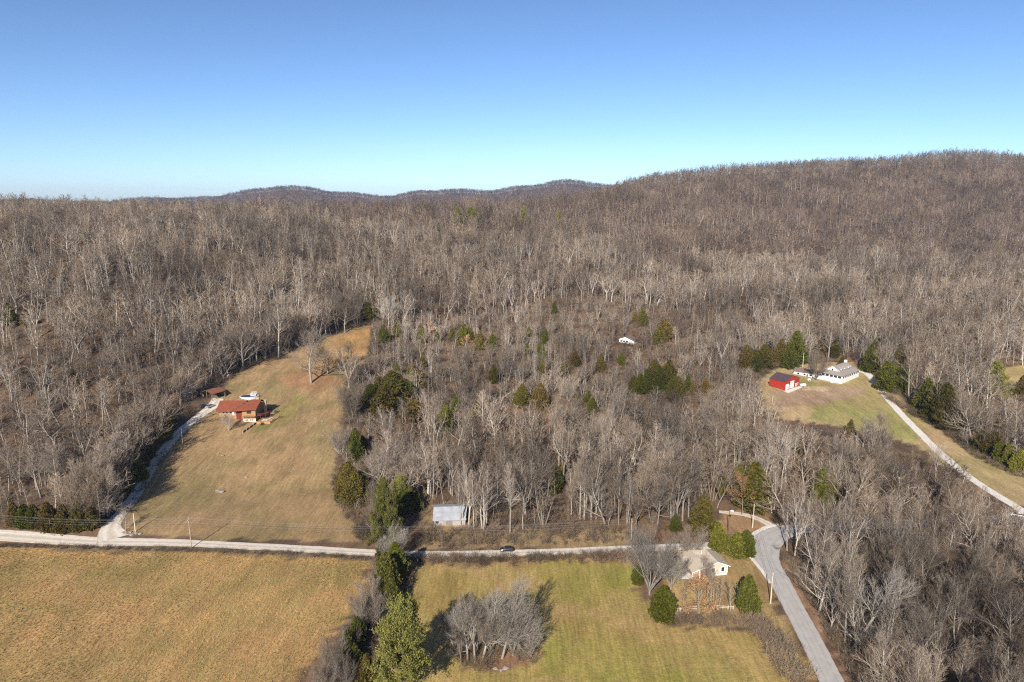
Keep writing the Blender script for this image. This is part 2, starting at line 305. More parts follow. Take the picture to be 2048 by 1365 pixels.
# ---------------------------------------------------------------- ground
def ground():
    ys=np.concatenate([np.arange(-250,110,15.),np.arange(110,470,1.7),np.arange(470,1000,5.),np.arange(1000,1600,12.),np.arange(1600,3900,45.),np.array([4200,5000,7000,9000.])])
    tx=np.linspace(-0.98,0.98,360)
    Yg,Tg=np.meshgrid(ys,tx,indexing='ij'); Xg=Tg*(Yg+300.0)
    jx=np.random.RandomState(3).uniform(-.3,.3,Xg.shape); Xg=Xg+jx
    Zg=np.where(Yg>7000,5.0,H(Xg,np.clip(Yg,0,7000)))
    V=np.stack([Xg,Yg,Zg],-1).reshape(-1,3); nr,nc=Xg.shape
    i=np.arange((nr-1)*(nc-1)); r=i//(nc-1); c=i%(nc-1); a=r*nc+c
    Q=np.stack([a,a+1,a+nc+1,a+nc],1)
    X=V[:,0]; Y=V[:,1]
    # irregular edges
    rs=np.random.RandomState(11)
    wx=sum(a_*np.sin(k1*X+k2*Y+p) for a_,k1,k2,p in [(1.0,.19,.11,1),(.8,-.13,.31,2),(.6,.5,.37,4),(.4,-.8,.6,5)])
    wy=sum(a_*np.sin(k1*X+k2*Y+p) for a_,k1,k2,p in [(1.0,.12,.23,3),(.8,.33,-.17,1),(.6,-.41,.5,2),(.4,.7,.9,6)])
    wx=wx+rs.uniform(-.5,.5,len(X)); wy=wy+rs.uniform(-.5,.5,len(X))
    A=np.tile(np.array([.160,.100,.060]),(len(X),1)); B=np.tile(np.array([.078,.056,.040]),(len(X),1))   # leaf litter in the woods
    far=np.clip((Y-450)/500,0,1)[:,None]
    A=A*(1-far)+np.array([.13,.09,.065])*far; B=B*(1-far)+np.array([.09,.065,.05])*far
    Z={'field_left':((.39,.235,.10),(.275,.20,.075)),'field_mid':((.27,.215,.065),(.35,.235,.095)),
       'lawn_left':((.30,.195,.098),(.225,.165,.075)),'lawn_right':((.37,.26,.14),(.30,.235,.10)),
       'yard':((.34,.235,.10),(.26,.17,.075)),'slope':((.34,.21,.11),(.26,.16,.085)),'field_far':((.34,.25,.11),(.27,.20,.09)),
       'scrub':((.24,.12,.07),(.30,.17,.09)),'scrub_road':((.32,.22,.11),(.20,.145,.08)),'scrub_verge':((.33,.21,.09),(.22,.15,.075)),
       'tin':((.30,.21,.10),(.19,.14,.07)),'litter_road':((.31,.185,.11),(.25,.15,.09))}
    for k,(a,b) in Z.items():
        m=inpoly(X+wx*.9,Y+wy*.9,CL[k]); A[m]=a; B[m]=b
    def patch(poly,a,b,strength=1):
        m=inpoly(X+wx*1.3,Y+wy*1.3,wpoly(poly)); A[m]=np.array(a)*strength+A[m]*(1-strength); B[m]=np.array(b)*strength+B[m]*(1-strength)
    patch([(1610,800),(1700,793),(1800,805),(1835,840),(1840,890),(1780,875),(1700,855),(1620,835)],(.25,.23,.08),(.31,.24,.10))
    patch([(1590,768),(1640,765),(1672,772),(1640,778)],(.20,.21,.06),(.28,.22,.08))
    patch([(1535,780),(1600,776),(1700,772),(1740,780),(1700,800),(1600,815),(1540,812)],(.28,.18,.115),(.33,.23,.14))
    patch([(1600,774),(1665,772),(1650,780),(1610,781)],(.45,.34,.21),(.38,.27,.16))
    patch([(552,840),(585,790),(600,800),(585,835),(560,850),(520,862),(500,858)],(.17,.165,.045),(.24,.18,.07))
    patch([(640,830),(700,880),(690,960),(640,930),(610,870)],(.23,.185,.08),(.28,.185,.09),.6)
    patch([(625,700),(700,665),(745,655),(745,715),(705,730),(650,735)],(.36,.21,.085),(.30,.18,.075))
    patch([(560,745),(640,740),(690,765),(640,785),(560,775)],(.24,.135,.075),(.29,.165,.085))
    patch([(1060,1130),(1262,1124),(1270,1165),(1190,1210),(1100,1280),(1050,1365),(1400,1365),(1300,1300),(1120,1200)],(.225,.205,.045),(.27,.20,.06),.8)
    patch([(1290,1220),(1345,1250),(1500,1264),(1480,1290),(1330,1290),(1250,1240)],(.36,.235,.10),(.32,.23,.08),.9)
    patch([(930,1320),(1010,1300),(1070,1310),(1050,1335),(980,1345),(930,1340)],(.24,.13,.075),(.19,.12,.07))
    patch([(868,1140),(930,1140),(940,1200),(870,1240),(840,1200)],(.31,.20,.07),(.25,.19,.055),.8)
    patch([(0,1098),(200,1102),(400,1106),(600,1114),(745,1122),(740,1128),(600,1121),(400,1113),(200,1109),(0,1105),(-400,1104),(-400,1097)],(.42,.26,.09),(.34,.21,.08))
    for vx,vl in ((wpoly([(-700,1086),(0,1085),(200,1091),(400,1094),(600,1103),(745,1112),(745,1124),(600,1114),(400,1107),(200,1103),(0,1099),(-700,1099)]),1),):
        m=inpoly(X+wx*.25,Y+wy*.25,vx); A[m]=(.19,.135,.085); B[m]=(.13,.095,.06)
    me=fast_mesh('ground',V,quads=Q,smooth=True)
    for nm,C in (('zone_a',A),('zone_b',B)):
        at=me.color_attributes.new(nm,'FLOAT_COLOR','POINT'); at.data.foreach_set('color',np.hstack([C,np.ones((len(C),1))]).astype(np.float32).ravel())
    m,t,p=nodes('ground_cover'); p.inputs['Roughness'].default_value=0.95; p.inputs['Specular IOR Level'].default_value=0.1
    tc=N(t,'ShaderNodeTexCoord')
    def noise(scale,detail=4,rough=.6,stretch=None,rot=0):
        n=N(t,'ShaderNodeTexNoise'); n.inputs['Scale'].default_value=scale; n.inputs['Detail'].default_value=detail; n.inputs['Roughness'].default_value=rough
        if stretch:
            mp=N(t,'ShaderNodeMapping'); mp.inputs['Scale'].default_value=stretch; mp.inputs['Rotation'].default_value=(0,0,rot)
            t.links.new(tc.outputs['Object'],mp.inputs[0]); t.links.new(mp.outputs[0],n.inputs['Vector'])
        else: t.links.new(tc.outputs['Object'],n.inputs['Vector'])
        return n.outputs['Fac']
    def rng(s,a,b,lo,hi):
        r=N(t,'ShaderNodeMapRange'); r.inputs[1].default_value=a; r.inputs[2].default_value=b; r.inputs[3].default_value=lo; r.inputs[4].default_value=hi
        t.links.new(s,r.inputs[0]); return r.outputs[0]
    def mul(a,b):
        r=N(t,'ShaderNodeMath',operation='MULTIPLY'); t.links.new(a,r.inputs[0]); t.links.new(b,r.inputs[1]); return r.outputs[0]
    ca=N(t,'ShaderNodeAttribute',attribute_name='zone_a'); cb=N(t,'ShaderNodeAttribute',attribute_name='zone_b')
    big=noise(.035,6,.62); mx=N(t,'ShaderNodeMix',data_type='RGBA')
    t.links.new(rng(big,.42,.60,0,1),mx.inputs[0]); t.links.new(ca.outputs['Color'],mx.inputs[6]); t.links.new(cb.outputs['Color'],mx.inputs[7])
    f=mul(mul(rng(noise(.9,6,.75),.3,.7,.76,1.24),rng(noise(.09,6,.72,(1.6,.5,1),R(-16)),.35,.65,.80,1.20)),rng(noise(1.0,4,.7,(1.5,.10,1),R(-16)),.3,.7,.76,1.24))
    vs=N(t,'ShaderNodeVectorMath',operation='SCALE'); t.links.new(mx.outputs[2],vs.inputs[0]); t.links.new(f,vs.inputs['Scale']); t.links.new(vs.outputs[0],p.inputs['Base Color'])
    b=N(t,'ShaderNodeBump'); b.inputs['Strength'].default_value=1.0; b.inputs['Distance'].default_value=0.22
    t.links.new(noise(1.6,5,.75),b.inputs['Height']); t.links.new(b.outputs[0],p.inputs['Normal'])
    me.materials.append(m)
    link('ground',me,kind='structure')
ground()
def ribbon(name,line,mat_,lift,width=None,offset=0,crown=0.0):
    L=line[:,:2]; Wd=line[:,2] if width is None else np.full(len(line),width)
    T=np.gradient(L,axis=0); T/=np.linalg.norm(T,axis=1)[:,None]+1e-9; Nn=np.stack([-T[:,1],T[:,0]],1)
    rs=np.random.RandomState(len(line)); V=[]
    prof=[(-.53,-.35),(-.5,0),(-.25,crown*.6),(0,crown),(.25,crown*.6),(.5,0),(.53,-.35)]
    for i in range(len(L)):
        base=[hz(*(L[i]+Nn[i]*Wd[i]*s)) for s in (-.5,0,.5)]; zc=max(base)
        for s,dz in prof:
            jj=rs.uniform(-.12,.12) if abs(s)>.4 and 'asphalt' not in name else 0
            q=L[i]+Nn[i]*(Wd[i]*s+offset+jj); zz=hz(*q); V.append((q[0],q[1],max(zz,base[1]*.5+zz*.5)+lift+dz))
    k=len(prof); n=len(L); Q=[(i*k+j,i*k+j+1,(i+1)*k+j+1,(i+1)*k+j) for i in range(n-1) for j in range(k-1)]
    me=fast_mesh(name,V,quads=Q,mats=[mat_],smooth=False)
    a=me.attributes.new('across','FLOAT','POINT'); a.data.foreach_set('value',np.tile(np.array([p_[0] for p_ in prof],np.float32),n)[:len(me.vertices)])
    return link(name,me,kind='structure')
M['gravel']=mat('gravel',(.60,.54,.46),(.44,.39,.33),rough=.95,scale=.9,bump=.5,det=8)
M['asphalt']=mat('weathered_asphalt',(.42,.395,.37),(.34,.32,.30),rough=.9,scale=.35,bump=.15,det=9)
M['concrete']=mat('pale_concrete',(.66,.62,.56),(.52,.48,.43),rough=.9,scale=.5,bump=.1,det=8)
def wear(m,track,edge,w_=.09,at=.23):
    """wheel tracks and loose edges, from how far across the road a point lies"""
    t=m.node_tree; p=t.nodes['Principled BSDF']; src=p.inputs['Base Color'].links[0].from_socket
    at_=N(t,'ShaderNodeAttribute',attribute_name='across'); ab=N(t,'ShaderNodeMath',operation='ABSOLUTE'); t.links.new(at_.outputs['Fac'],ab.inputs[0])
    nz=N(t,'ShaderNodeTexNoise'); nz.inputs['Scale'].default_value=.35; nz.inputs['Detail'].default_value=6; tc=N(t,'ShaderNodeTexCoord'); t.links.new(tc.outputs['Object'],nz.inputs['Vector'])
    jt=N(t,'ShaderNodeMath',operation='MULTIPLY_ADD'); jt.inputs[1].default_value=.16; t.links.new(nz.outputs['Fac'],jt.inputs[0]); t.links.new(ab.outputs[0],jt.inputs[2])
    cr=N(t,'ShaderNodeValToRGB'); e=cr.color_ramp.elements; o_=.08
    e[0].position=0; e[0].color=(*edge,1); e[1].position=min(at+o_+w_,.5); e[1].color=(*([1.0]*3),1)
    for ps,c in ((at+o_-w_,(1,1,1)),(at+o_,track),(.52,(1,1,1)),(.575,edge)): x_=e.new(ps); x_.color=(*c,1)
    t.links.new(jt.outputs[0],cr.inputs[0]); mx=N(t,'ShaderNodeMix',data_type='RGBA',blend_type='MULTIPLY'); mx.inputs[0].default_value=1
    t.links.new(src,mx.inputs[6]); t.links.new(cr.outputs[0],mx.inputs[7]); t.links.new(mx.outputs[2],p.inputs['Base Color'])
wear(M['gravel'],(1.16,1.15,1.13),(.72,.66,.55)); wear(M['asphalt'],(.86,.86,.86),(.93,.92,.9),.07)
ribbon('gravel_road',RL,M['gravel'],0.10)
ribbon('paved_road',RM,M['asphalt'],0.15,crown=.06)
ribbon('driveway',DL,M['gravel'],0.13)
ribbon('concrete_driveway',DR,M['concrete'],0.12)
ribbon('gravel_path',TP,M['gravel'],0.11)
# pale gravel shoulder and low concrete edging along the inside of the bend
SH=roadline([(1541,1168),(1520,1138),(1503,1116),(1497,1096),(1499,1080),(1512,1066),(1534,1055),(1556,1050)],[.7,.9,1.1,1.2,1.4,1.4,1.3,1.0])
ribbon('gravel_shoulder',SH,M['concrete'],0.20)
# ---------------------------------------------------------------- bare trees
def unit(a): return a/(np.linalg.norm(a,axis=-1,keepdims=True)+1e-9)
def grow(rs,S,D,L,r0,k,wander,up,taper=.25):
    n=len(S); P=np.empty((n,k+1,3)); P[:,0]=S; D=unit(D.copy()); st=(L/k)[:,None]
    for i in range(k):
        D=unit(D+rs.normal(0,wander,(n,3))+np.array([0,0,up])); P[:,i+1]=P[:,i]+D*st
    t=np.linspace(0,1,k+1)[None,:]; Rr=r0[:,None]*(1-(1-taper)*t); return P,Rr
def spawn(rs,P,Rr,m,t0,t1,ang,lf,rf,k,wander,up,taper=.25,jit=.25):
    n,kk=P.shape[:2]; tt=np.tile((np.arange(m)+.5)/m,(n,1))+rs.uniform(-.5,.5,(n,m))/m
    tt=t0+(t1-t0)*tt; f=tt*(kk-1); i=np.clip(f.astype(int),0,kk-2); fr=(f-i)[...,None]; ar=np.arange(n)[:,None]
    S=P[ar,i]*(1-fr)+P[ar,i+1]*fr; T=unit(P[ar,i+1]-P[ar,i]); rr=Rr[ar,i]*(1-fr[...,0])+Rr[ar,i+1]*fr[...,0]
    az=np.arange(m)[None,:]*2.399+rs.uniform(0,6.28,(n,1))+rs.normal(0,.5,(n,m))
    ref=np.where(np.abs(T[...,2:3])>.9,np.array([1.,0,0]),np.array([0,0,1.])); U=unit(np.cross(T,ref)); W=np.cross(T,U)
    a=(ang(tt) if callable(ang) else ang)*(1+rs.normal(0,.15,(n,m))); a=a[...,None]
    D=T*np.cos(a)+(U*np.cos(az)[...,None]+W*np.sin(az)[...,None])*np.sin(a)
    Lp=np.linalg.norm(np.diff(P,axis=1),axis=-1).sum(1)[:,None]
    L=(lf(tt) if callable(lf) else lf)*Lp*(1+rs.uniform(-jit,jit,(n,m)))
    S=S.reshape(-1,3); D=D.reshape(-1,3); L=np.maximum(L.reshape(-1),.15); r=np.maximum((rr*rf).reshape(-1),.008)
    return grow(rs,S,D,L,r,k,wander,up,taper)
def tubes(batches):
    """batches of (P[n,k,3], R[n,k], sides, material) as one vertex and face list"""
    Vs=[];Qs=[];Mi=[];o=0
    for P,Rr,s,mi in batches:
        n,k=P.shape[:2]
        if n==0: continue
        T=unit(np.gradient(P,axis=1)); ref=np.where(np.abs(T[:,:1,2:3])>.9,np.array([1.,0,0]),np.array([0,0,1.]))
        U=unit(np.cross(T,np.broadcast_to(ref,T.shape))); W=np.cross(T,U); th=np.arange(s)*2*np.pi/s
        V=P[:,:,None]+Rr[:,:,None,None]*(U[:,:,None]*np.cos(th)[:,None]+W[:,:,None]*np.sin(th)[:,None])
        Vs.append(V.reshape(-1,3)); a=np.arange(n)[:,None,None]*(k*s)+np.arange(k-1)[None,:,None]*s; j=np.arange(s)[None,None,:]
        q=np.stack([a+j,a+(j+1)%s,a+s+(j+1)%s,a+s+j],-1).reshape(-1,4)+o; Qs.append(q); Mi.append(np.full(len(q),mi)); o+=n*k*s
    return np.concatenate(Vs),np.concatenate(Qs),np.concatenate(Mi)
def bare(form,lod,seed,spread=1.0):
    """(trunk batches, crown batches) of a leafless tree one unit = one metre, about 20 m tall (bushes 3 m)"""
    rs=np.random.RandomState(seed); q={0:1.0,1:.62,2:.38}[lod]; tr={0:.017,1:.032,2:.06}[lod]
    I=lambda x:max(2,int(round(x*q))); o=np.zeros((1,3)); up=np.array([[0,0,1.]]); one=np.ones(1)
    K=lambda a:a if lod==0 else max(2,a//2)
    if form=='poplar':
        T,Tr=grow(rs,o,up+rs.normal(0,.03,(1,3)),one*20,one*.27,12,.035,.06,.16)
        A,Ar=spawn(rs,T,Tr,I(26),.36,.985,lambda t:1.05-.55*t,lambda t:.30*(1.12-t)**.65,.42,K(6),.10,.11)
        n1,n2=8,8
    elif form=='oak':
        T,Tr=grow(rs,o,up+rs.normal(0,.05,(1,3)),one*16,one*.33,10,.10,.08,.2)
        A,Ar=spawn(rs,T,Tr,I(20),.22,.97,lambda t:1.15-.6*t,lambda t:.56*(1.15-t)**.5,.55,K(8),.15,.10)
        n1,n2=10,10
    elif form=='fork':
        T0,T0r=grow(rs,o,up,one*6.5,one*.33,5,.05,.05,.8)
        T,Tr=spawn(rs,T0,T0r,4,.75,1.0,.38,1.9,.75,9,.06,.10,.18,.12)
        A,Ar=spawn(rs,T,Tr,I(9),.2,.97,.75,lambda t:.42*(1.15-t)**.5,.5,K(6),.12,.10)
        n1,n2=7,8
    elif form=='slender':
        T,Tr=grow(rs,o,up+rs.normal(0,.06,(1,3)),one*20,one*.16,9,.05,.06,.2)
        A,Ar=spawn(rs,T,Tr,I(22),.30,.98,lambda t:.85-.35*t,lambda t:.17*(1.25-t)**.5,.4,K(5),.10,.12)
        n1,n2=6,7
    elif form=='broom':
        T0,T0r=grow(rs,o,up,one*2.6,one*.32,3,.03,.05,.9)
        T,Tr=spawn(rs,T0,T0r,I(11),.35,1.0,.50,lambda t:6.2+0*t,.48,8,.05,.09,.18,.18)
        A,Ar=spawn(rs,T,Tr,I(11),.18,.97,.45,lambda t:.42*(1.2-t)**.6,.5,K(6),.07,.10)
        n1,n2=7,6
    elif form=='stems':
        S=rs.normal(0,.5,(5,3)); S[:,2]=0; D=np.tile(up,(5,1))+S*.16
        T,Tr=grow(rs,S,D,rs.uniform(14,20,5),rs.uniform(.13,.22,5),9,.05,.04,.18)
        A,Ar=spawn(rs,T,Tr,I(13),.32,.97,.75,lambda t:.26*(1.2-t)**.6,.42,K(5),.11,.10)
        n1,n2=6,7
    elif form=='bush':
        S=rs.normal(0,.35,(I(16),3)); S[:,2]=0; D=np.tile(up,(len(S),1))+S*.9+rs.normal(0,.25,S.shape)
        T,Tr=grow(rs,S,D,rs.uniform(1.6,3.0,len(S)),rs.uniform(.02,.04,len(S)),4,.12,.04,.4)
        A,Ar=spawn(rs,T,Tr,I(7),.2,1,.6,.5,.6,3,.15,.05); tr*=.8
        B,Br=spawn(rs,A,Ar,I(5),.2,1,.7,.5,.7,2,.15,.05); Br=np.maximum(Br,tr*.7)
        return [(T,Tr,3,0)],[(A,np.maximum(Ar,tr*.9),3,1),(B,Br,3,1)]
    B,Br=spawn(rs,A,Ar,I(n1),.16,1.0,.58,lambda t:.48*(1.2-t)**.5,.5,K(4),.09,.10); Br=np.maximum(Br,tr*1.3)
    C,Cr=spawn(rs,B,Br,I(n2),.12,1.0,.50,.52,.5,2 if lod==0 else 1,.09,.12,.5); Cr=np.maximum(Cr*.8,tr*.62)
    ex=[]
    if lod==0:
        Dn,Dr=spawn(rs,A,Ar,7,.3,1.0,.5,.24,.4,2,.09,.10,.5); ex=[(Dn,np.maximum(Dr,tr*.6),3,1)]
    tb=[(T,Tr,8 if lod==0 else (5 if lod==1 else 3),0)]
    if form in('fork','broom'): tb.insert(0,(T0,T0r,8 if lod==0 else 4,0))
    if lod==0: tb.append((A,Ar,5,0)); cb=[(B,Br*1.1,3,0),(C,Cr,3,1)]+ex
    else: cb=[(A,np.maximum(Ar,tr*1.5),3,0 if lod==1 else 1),(B,Br,3,1),(C,Cr,3,1)]
    return tb,cb
FORMS=['poplar','oak','fork','slender','broom','stems']
HI={}
def hi_tree(form,v):
    if (form,v) not in HI:
        tb,cb=bare(form,0,100+v*17+FORMS.index(form)*7)
        V,Q,mi=tubes(tb); t=fast_mesh('trunk',V,quads=Q,mats=[M['bark']],smooth=True); top=max(P[...,2].max() for P,_,_,_ in cb)
        V,Q,mi=tubes(cb); c=fast_mesh('crown',V,quads=Q,mats=[M['bark'],M['twig']],mi=mi,smooth=True)
        HI[(form,v)]=(t,c,top)
    return HI[(form,v)]
TREES=[]   # every individual tree: dict(px,py,form,obj,...)
RS=random.Random(5)
def put_bare(form,x,y,h,v=None,label=None,group=None,tilt=None,wide=1.0,look=None):
    v=RS.randrange(4) if v is None else v; t,c,top=hi_tree(form,v); s=h/top
    e=empty('bare_tree',(x,y,hz(x,y)-.15),RS.uniform(0,6.28)); e.scale=(s*wide,s*wide,s)
    e.rotation_euler=(RS.gauss(0,.03) if tilt is None else tilt[0],RS.gauss(0,.03) if tilt is None else tilt[1],RS.uniform(0,6.28))
    a=link('trunk',t,e); b=link('crown',c,e)
    def own(o,i,m): o.material_slots[i].link='OBJECT'; o.material_slots[i].material=m
    if look=='pale': own(b,1,M['pale'])
    if look=='grey': own(a,0,M['greybark']); own(b,0,M['greybark'])
    if label: tag(e,label,'tree',group)
    else: TREES.append(dict(o=e,form=form,x=x,y=y,h=h))
    return e
def topx(bx,by,ty):
    g=G(bx,by)
    if g is None: return None
    x,y,z=g; return x,y,max(2.0,CAMH-y*slope_at(ty)-z)
# ---------------------------------------------------------------- evergreens
def leaves(rs,C,Dn,size,elong=1.6,per=5,spread=.35):
    """small leaf-sprays: per triangles-pairs round each clump centre"""
    n=len(C); C=np.repeat(C,per,0)+rs.normal(0,spread,(n*per,3)); Dn=np.repeat(Dn,per,0)
    A=unit(Dn+rs.normal(0,.55,C.shape)); Bv=unit(np.cross(A,rs.normal(0,1,C.shape))); s=size*rs.uniform(.6,1.4,(n*per,1))
    V=np.stack([C-A*s*elong*.5,C+Bv*s*.5+A*s*.1,C+A*s*elong*.6,C-Bv*s*.5-A*s*.05],1).reshape(-1,3)
    return V,np.arange(len(V)).reshape(-1,4)
def cedar(v,n=2100,size=.215):
    rs=np.random.RandomState(900+v); ph=rs.uniform(0,6.28,6); round_=v%2
    z=rs.uniform(0.03,1,n)**(.85); th=rs.uniform(0,6.28,n)
    if v%3==0: prof=np.sin(np.pi*np.clip(z*.86+.14,0,1)**.85)**.75*.26
    elif v%3==1: prof=(1-z)**.85*(z+.04)**.12*.36
    else: prof=np.sin(np.pi*np.clip(z*.93+.07,0,1)**.72)**.8*.235
    bump=1+.26*np.sin(3*th+ph[0]+6*z)+.24*np.sin(5*th+ph[1]-14*z)+.20*np.sin(8*th+ph[2]+23*z)+.14*np.sin(13*th+ph[3]-41*z)
    r=prof*bump*rs.uniform(.55,1.06,n)**.6
    H0=8.0; C=np.stack([r*np.cos(th),r*np.sin(th),z],1)*H0; C[:,2]+=rs.normal(0,.1,n)
    D=unit(np.stack([np.cos(th),np.sin(th),1.0+z*1.5],1))
    V,Q=leaves(rs,C,D,size,1.8,7,.20)
    t,tr=grow(rs,np.zeros((1,3)),np.array([[0,0,1.]]),np.ones(1)*7,np.ones(1)*.14,5,.02,.05,.2)
    b,br=spawn(rs,t,tr,26,.08,.95,1.1,lambda q:.24*(1.15-q),.4,3,.05,.05)
    TV,TQ,_=tubes([(t,tr,6,0),(b,br,3,0)])
    return fast_mesh('trunk',TV,quads=TQ,mats=[M['pinebark']],smooth=True),fast_mesh('foliage',V,quads=Q,mats=[M['cedar']])
def pine(v):
    rs=np.random.RandomState(700+v)
    t,tr=grow(rs,np.zeros((1,3)),np.array([[0,0,1.]]),np.ones(1)*20,np.ones(1)*.32,10,.02,.05,.12)
    if v==0: a,ar=spawn(rs,t,tr,62,.20,.99,lambda q:1.45-.65*q,lambda q:.33*(1.05-q)**.36,.30,5,.10,.06)
    else: a,ar=spawn(rs,t,tr,84,.08,.995,lambda q:1.55-.35*q,lambda q:.33*(1.04-q)**.8,.30,5,.04,.03,jit=.35)
    b,br=spawn(rs,a,ar,9,.30,1.0,.75,.42,.45,3,.1,.10)
    TV,TQ,_=tubes([(t,tr,8,0),(a,ar,4,0),(b,np.maximum(br,.012),3,0)])
    C=np.concatenate([b[:,1:].reshape(-1,3),a[:,3:].reshape(-1,3),t[:,-2:].reshape(-1,3)]); ctr=np.array([0,0,8.]); D=unit(np.concatenate([np.repeat(unit(b[:,-1]-b[:,0]),3,0),np.repeat(unit(a[:,-1]-a[:,0]),3,0),np.tile([[0,0,1.]],(2,1))])+np.array([0,0,.8]))
    V,Q=leaves(rs,C,D,.20,1.9,22,.34)
    return fast_mesh('trunk',TV,quads=TQ,mats=[M['pinebark']],smooth=True),fast_mesh('foliage',V,quads=Q,mats=[M['pine']])
def leafy(v):
    tb,cb=bare('oak',1,60+v); rs=np.random.RandomState(v); P=cb[1][0]; C=P[:,1:].reshape(-1,3); C=C[rs.rand(len(C))<.9]
    TV,TQ,_=tubes([(a,b,c,0) for a,b,c,_ in tb+cb[:2]]); V,Q=leaves(rs,C,unit(rs.normal(0,1,C.shape)),.26,1.2,22,.5)
    return fast_mesh('trunk',TV,quads=TQ,mats=[M['bark']],smooth=True),fast_mesh('foliage',V,quads=Q,mats=[M['oakleaf']])
CED=[cedar(v) for v in range(6)]; PIN=[pine(v) for v in range(2)]; OAKL=[leafy(1)]
EV=[]
def put_ever(kind,bx,by,ty,wide=1.0,label=None,v=None):
    g=topx(bx,by,ty)
    if g is None: return
    x,y,h=g
    if kind=='cedar': t,f=CED[RS.randrange(6) if v is None else v]; h0=8.2; nm='cedar_tree'
    elif kind=='pine': t,f=PIN[0 if v is None else v]; h0=20.5; nm='pine_tree'
    else: t,f=OAKL[0]; h0=17.5; nm='oak_tree'
    s=h/h0; e=empty(nm,(x,y,hz(x,y)-.1),RS.uniform(0,6.28)); e.scale=(s*wide,s*wide,s)
    link('trunk',t,e); link('foliage',f,e)
    if label: tag(e,label,'tree')
    else: EV.append(dict(o=e,x=x,y=y,h=h,form=kind))
    return e
# ---------------------------------------------------------------- single trees, placed on the ground where the photograph shows them
HAND=[ # form, base column, base row, top row, width
 ('oak',622,766,652,1.5),('oak',655,748,682,1.2),('fork',700,735,676,1.2),('slender',680,764,690,1),('stems',716,768,700,.9),('broom',702,838,760,1.2),('broom',683,916,848,1.0),
 ('oak',485,740,640,1.3),('poplar',541,712,598,1),('poplar',557,716,588,1),('oak',690,666,600,1.3),('oak',776,657,588,1.2),('broom',457,862,822,1.0),
 ('oak',251,1062,1020,1.0),('broom',668,1352,1262,1.0),('broom',735,1272,1170,.9),('broom',788,1128,1052,1.25),('broom',752,1200,1135,.8),('broom',640,1385,1318,.9),('oak',745,1085,960,.7),
 ('oak',936,1323,1205,1.15),('fork',950,1326,1190,1.0),('oak',966,1317,1176,1.1),('broom',980,1312,1200,.95),('oak',1004,1317,1153,1.0),('oak',1036,1306,1190,1.2),('oak',910,1300,1212,1.2),('fork',1054,1294,1214,1.2),('fork',985,1284,1182,1.1),('broom',938,1284,1192,1.0),('oak',1016,1288,1178,1.1),('broom',1062,1312,1250,1.0),('fork',922,1330,1255,1.0),('broom',956,1304,1205,.9),('broom',1026,1312,1215,.9),('broom',996,1302,1190,.9),('oak',928,1300,1204,1.1),
 ('broom',722,1248,1180,1.0),('broom',700,1310,1240,1.0),('broom',745,1215,1150,1.0),('broom',765,1160,1100,1.0),('broom',655,1395,1325,1.0),('broom',690,1385,1310,1.0),('oak',805,1108,1040,1.0),
 ('fork',938,1056,915,.8),('poplar',973,1046,915,.9),('poplar',1020,1068,925,.8),('stems',885,1096,1040,.6),('oak',1079,1002,886,.9),('oak',1060,986,890,.9),('oak',837,975,878,1.1),('slender',858,986,895,1),('fork',905,992,862,.9),('slender',888,1012,905,1),('poplar',753,942,872,1.2),('stems',925,1050,930,.8),('stems',955,1052,960,.7),('poplar',948,1062,935,.8),
 ('poplar',1160,1040,890,.9),('poplar',1168,1040,880,.9),('fork',1182,1040,900,.9),('poplar',1192,1038,905,.9),('oak',1240,1005,880,.8),('stems',1255,1050,930,.8),('poplar',1302,992,900,1),('poplar',1322,1010,900,1),('poplar',1336,1025,890,1),('fork',1365,1042,900,.9),('poplar',1377,1038,890,.9),('poplar',1432,935,840,1),('poplar',1452,930,842,1),('poplar',1468,938,840,1),('oak',1519,950,835,1),('poplar',1588,930,850,1),('poplar',1548,1018,925,1),
 ('broom',1299,1190,1045,1.05),('broom',1342,1180,1096,1.1),('broom',1383,1118,1050,1.2),('slender',1367,1224,1155,1.1),('fork',1414,1204,1104,.55),('slender',1402,1196,1108,1.2),('broom',1356,1166,1100,.9),('stems',1423,1216,1118,.7),('slender',1437,1220,1145,1),('slender',1460,1228,1160,1),
 ('broom',1632,761,699,1.15),('broom',1138,809,752,1.2),('oak',1338,905,822,1.0),('slender',1045,770,690,1),('slender',1068,762,700,1),('stems',1010,758,690,1),
 ('oak',1706,1300,1105,1.15),('poplar',1690,1290,1130,.9),('poplar',1616,1110,975,.9),('fork',1652,1120,990,1),('poplar',1865,1140,1000,.9),('poplar',1950,1105,970,.9),('oak',1770,1230,1080,1),('fork',1810,1190,1060,1),('oak',1740,990,870,1.1),('fork',1870,965,880,1.0),('oak',1724,905,830,1.2),('oak',1762,895,825,1.2),
 ('oak',2040,880,800,1.0),('fork',1925,850,770,1),('fork',1902,735,672,1),('oak',1882,680,610,1.2),('oak',1590,725,650,1.1),('oak',1548,720,640,1.1),('fork',1440,740,650,1.2),('oak',1480,690,610,1.2),
]
for f,bx,by,ty,wd in HAND:
    g=topx(bx,by,ty)
    lk='pale' if (bx,by) in ((1299,1190),(1342,1180),(936,1323),(966,1317),(1004,1317),(1036,1306),(776,657),(1338,905),(788,1128),(956,1304),(996,1302),(928,1300),(1706,1300)) else ('grey' if (bx,by) in ((622,766),(680,764),(716,768),(1632,761),(1054,1294)) else None)
    if g: put_bare(f,g[0],g[1],g[2],wide=wd,look=lk)
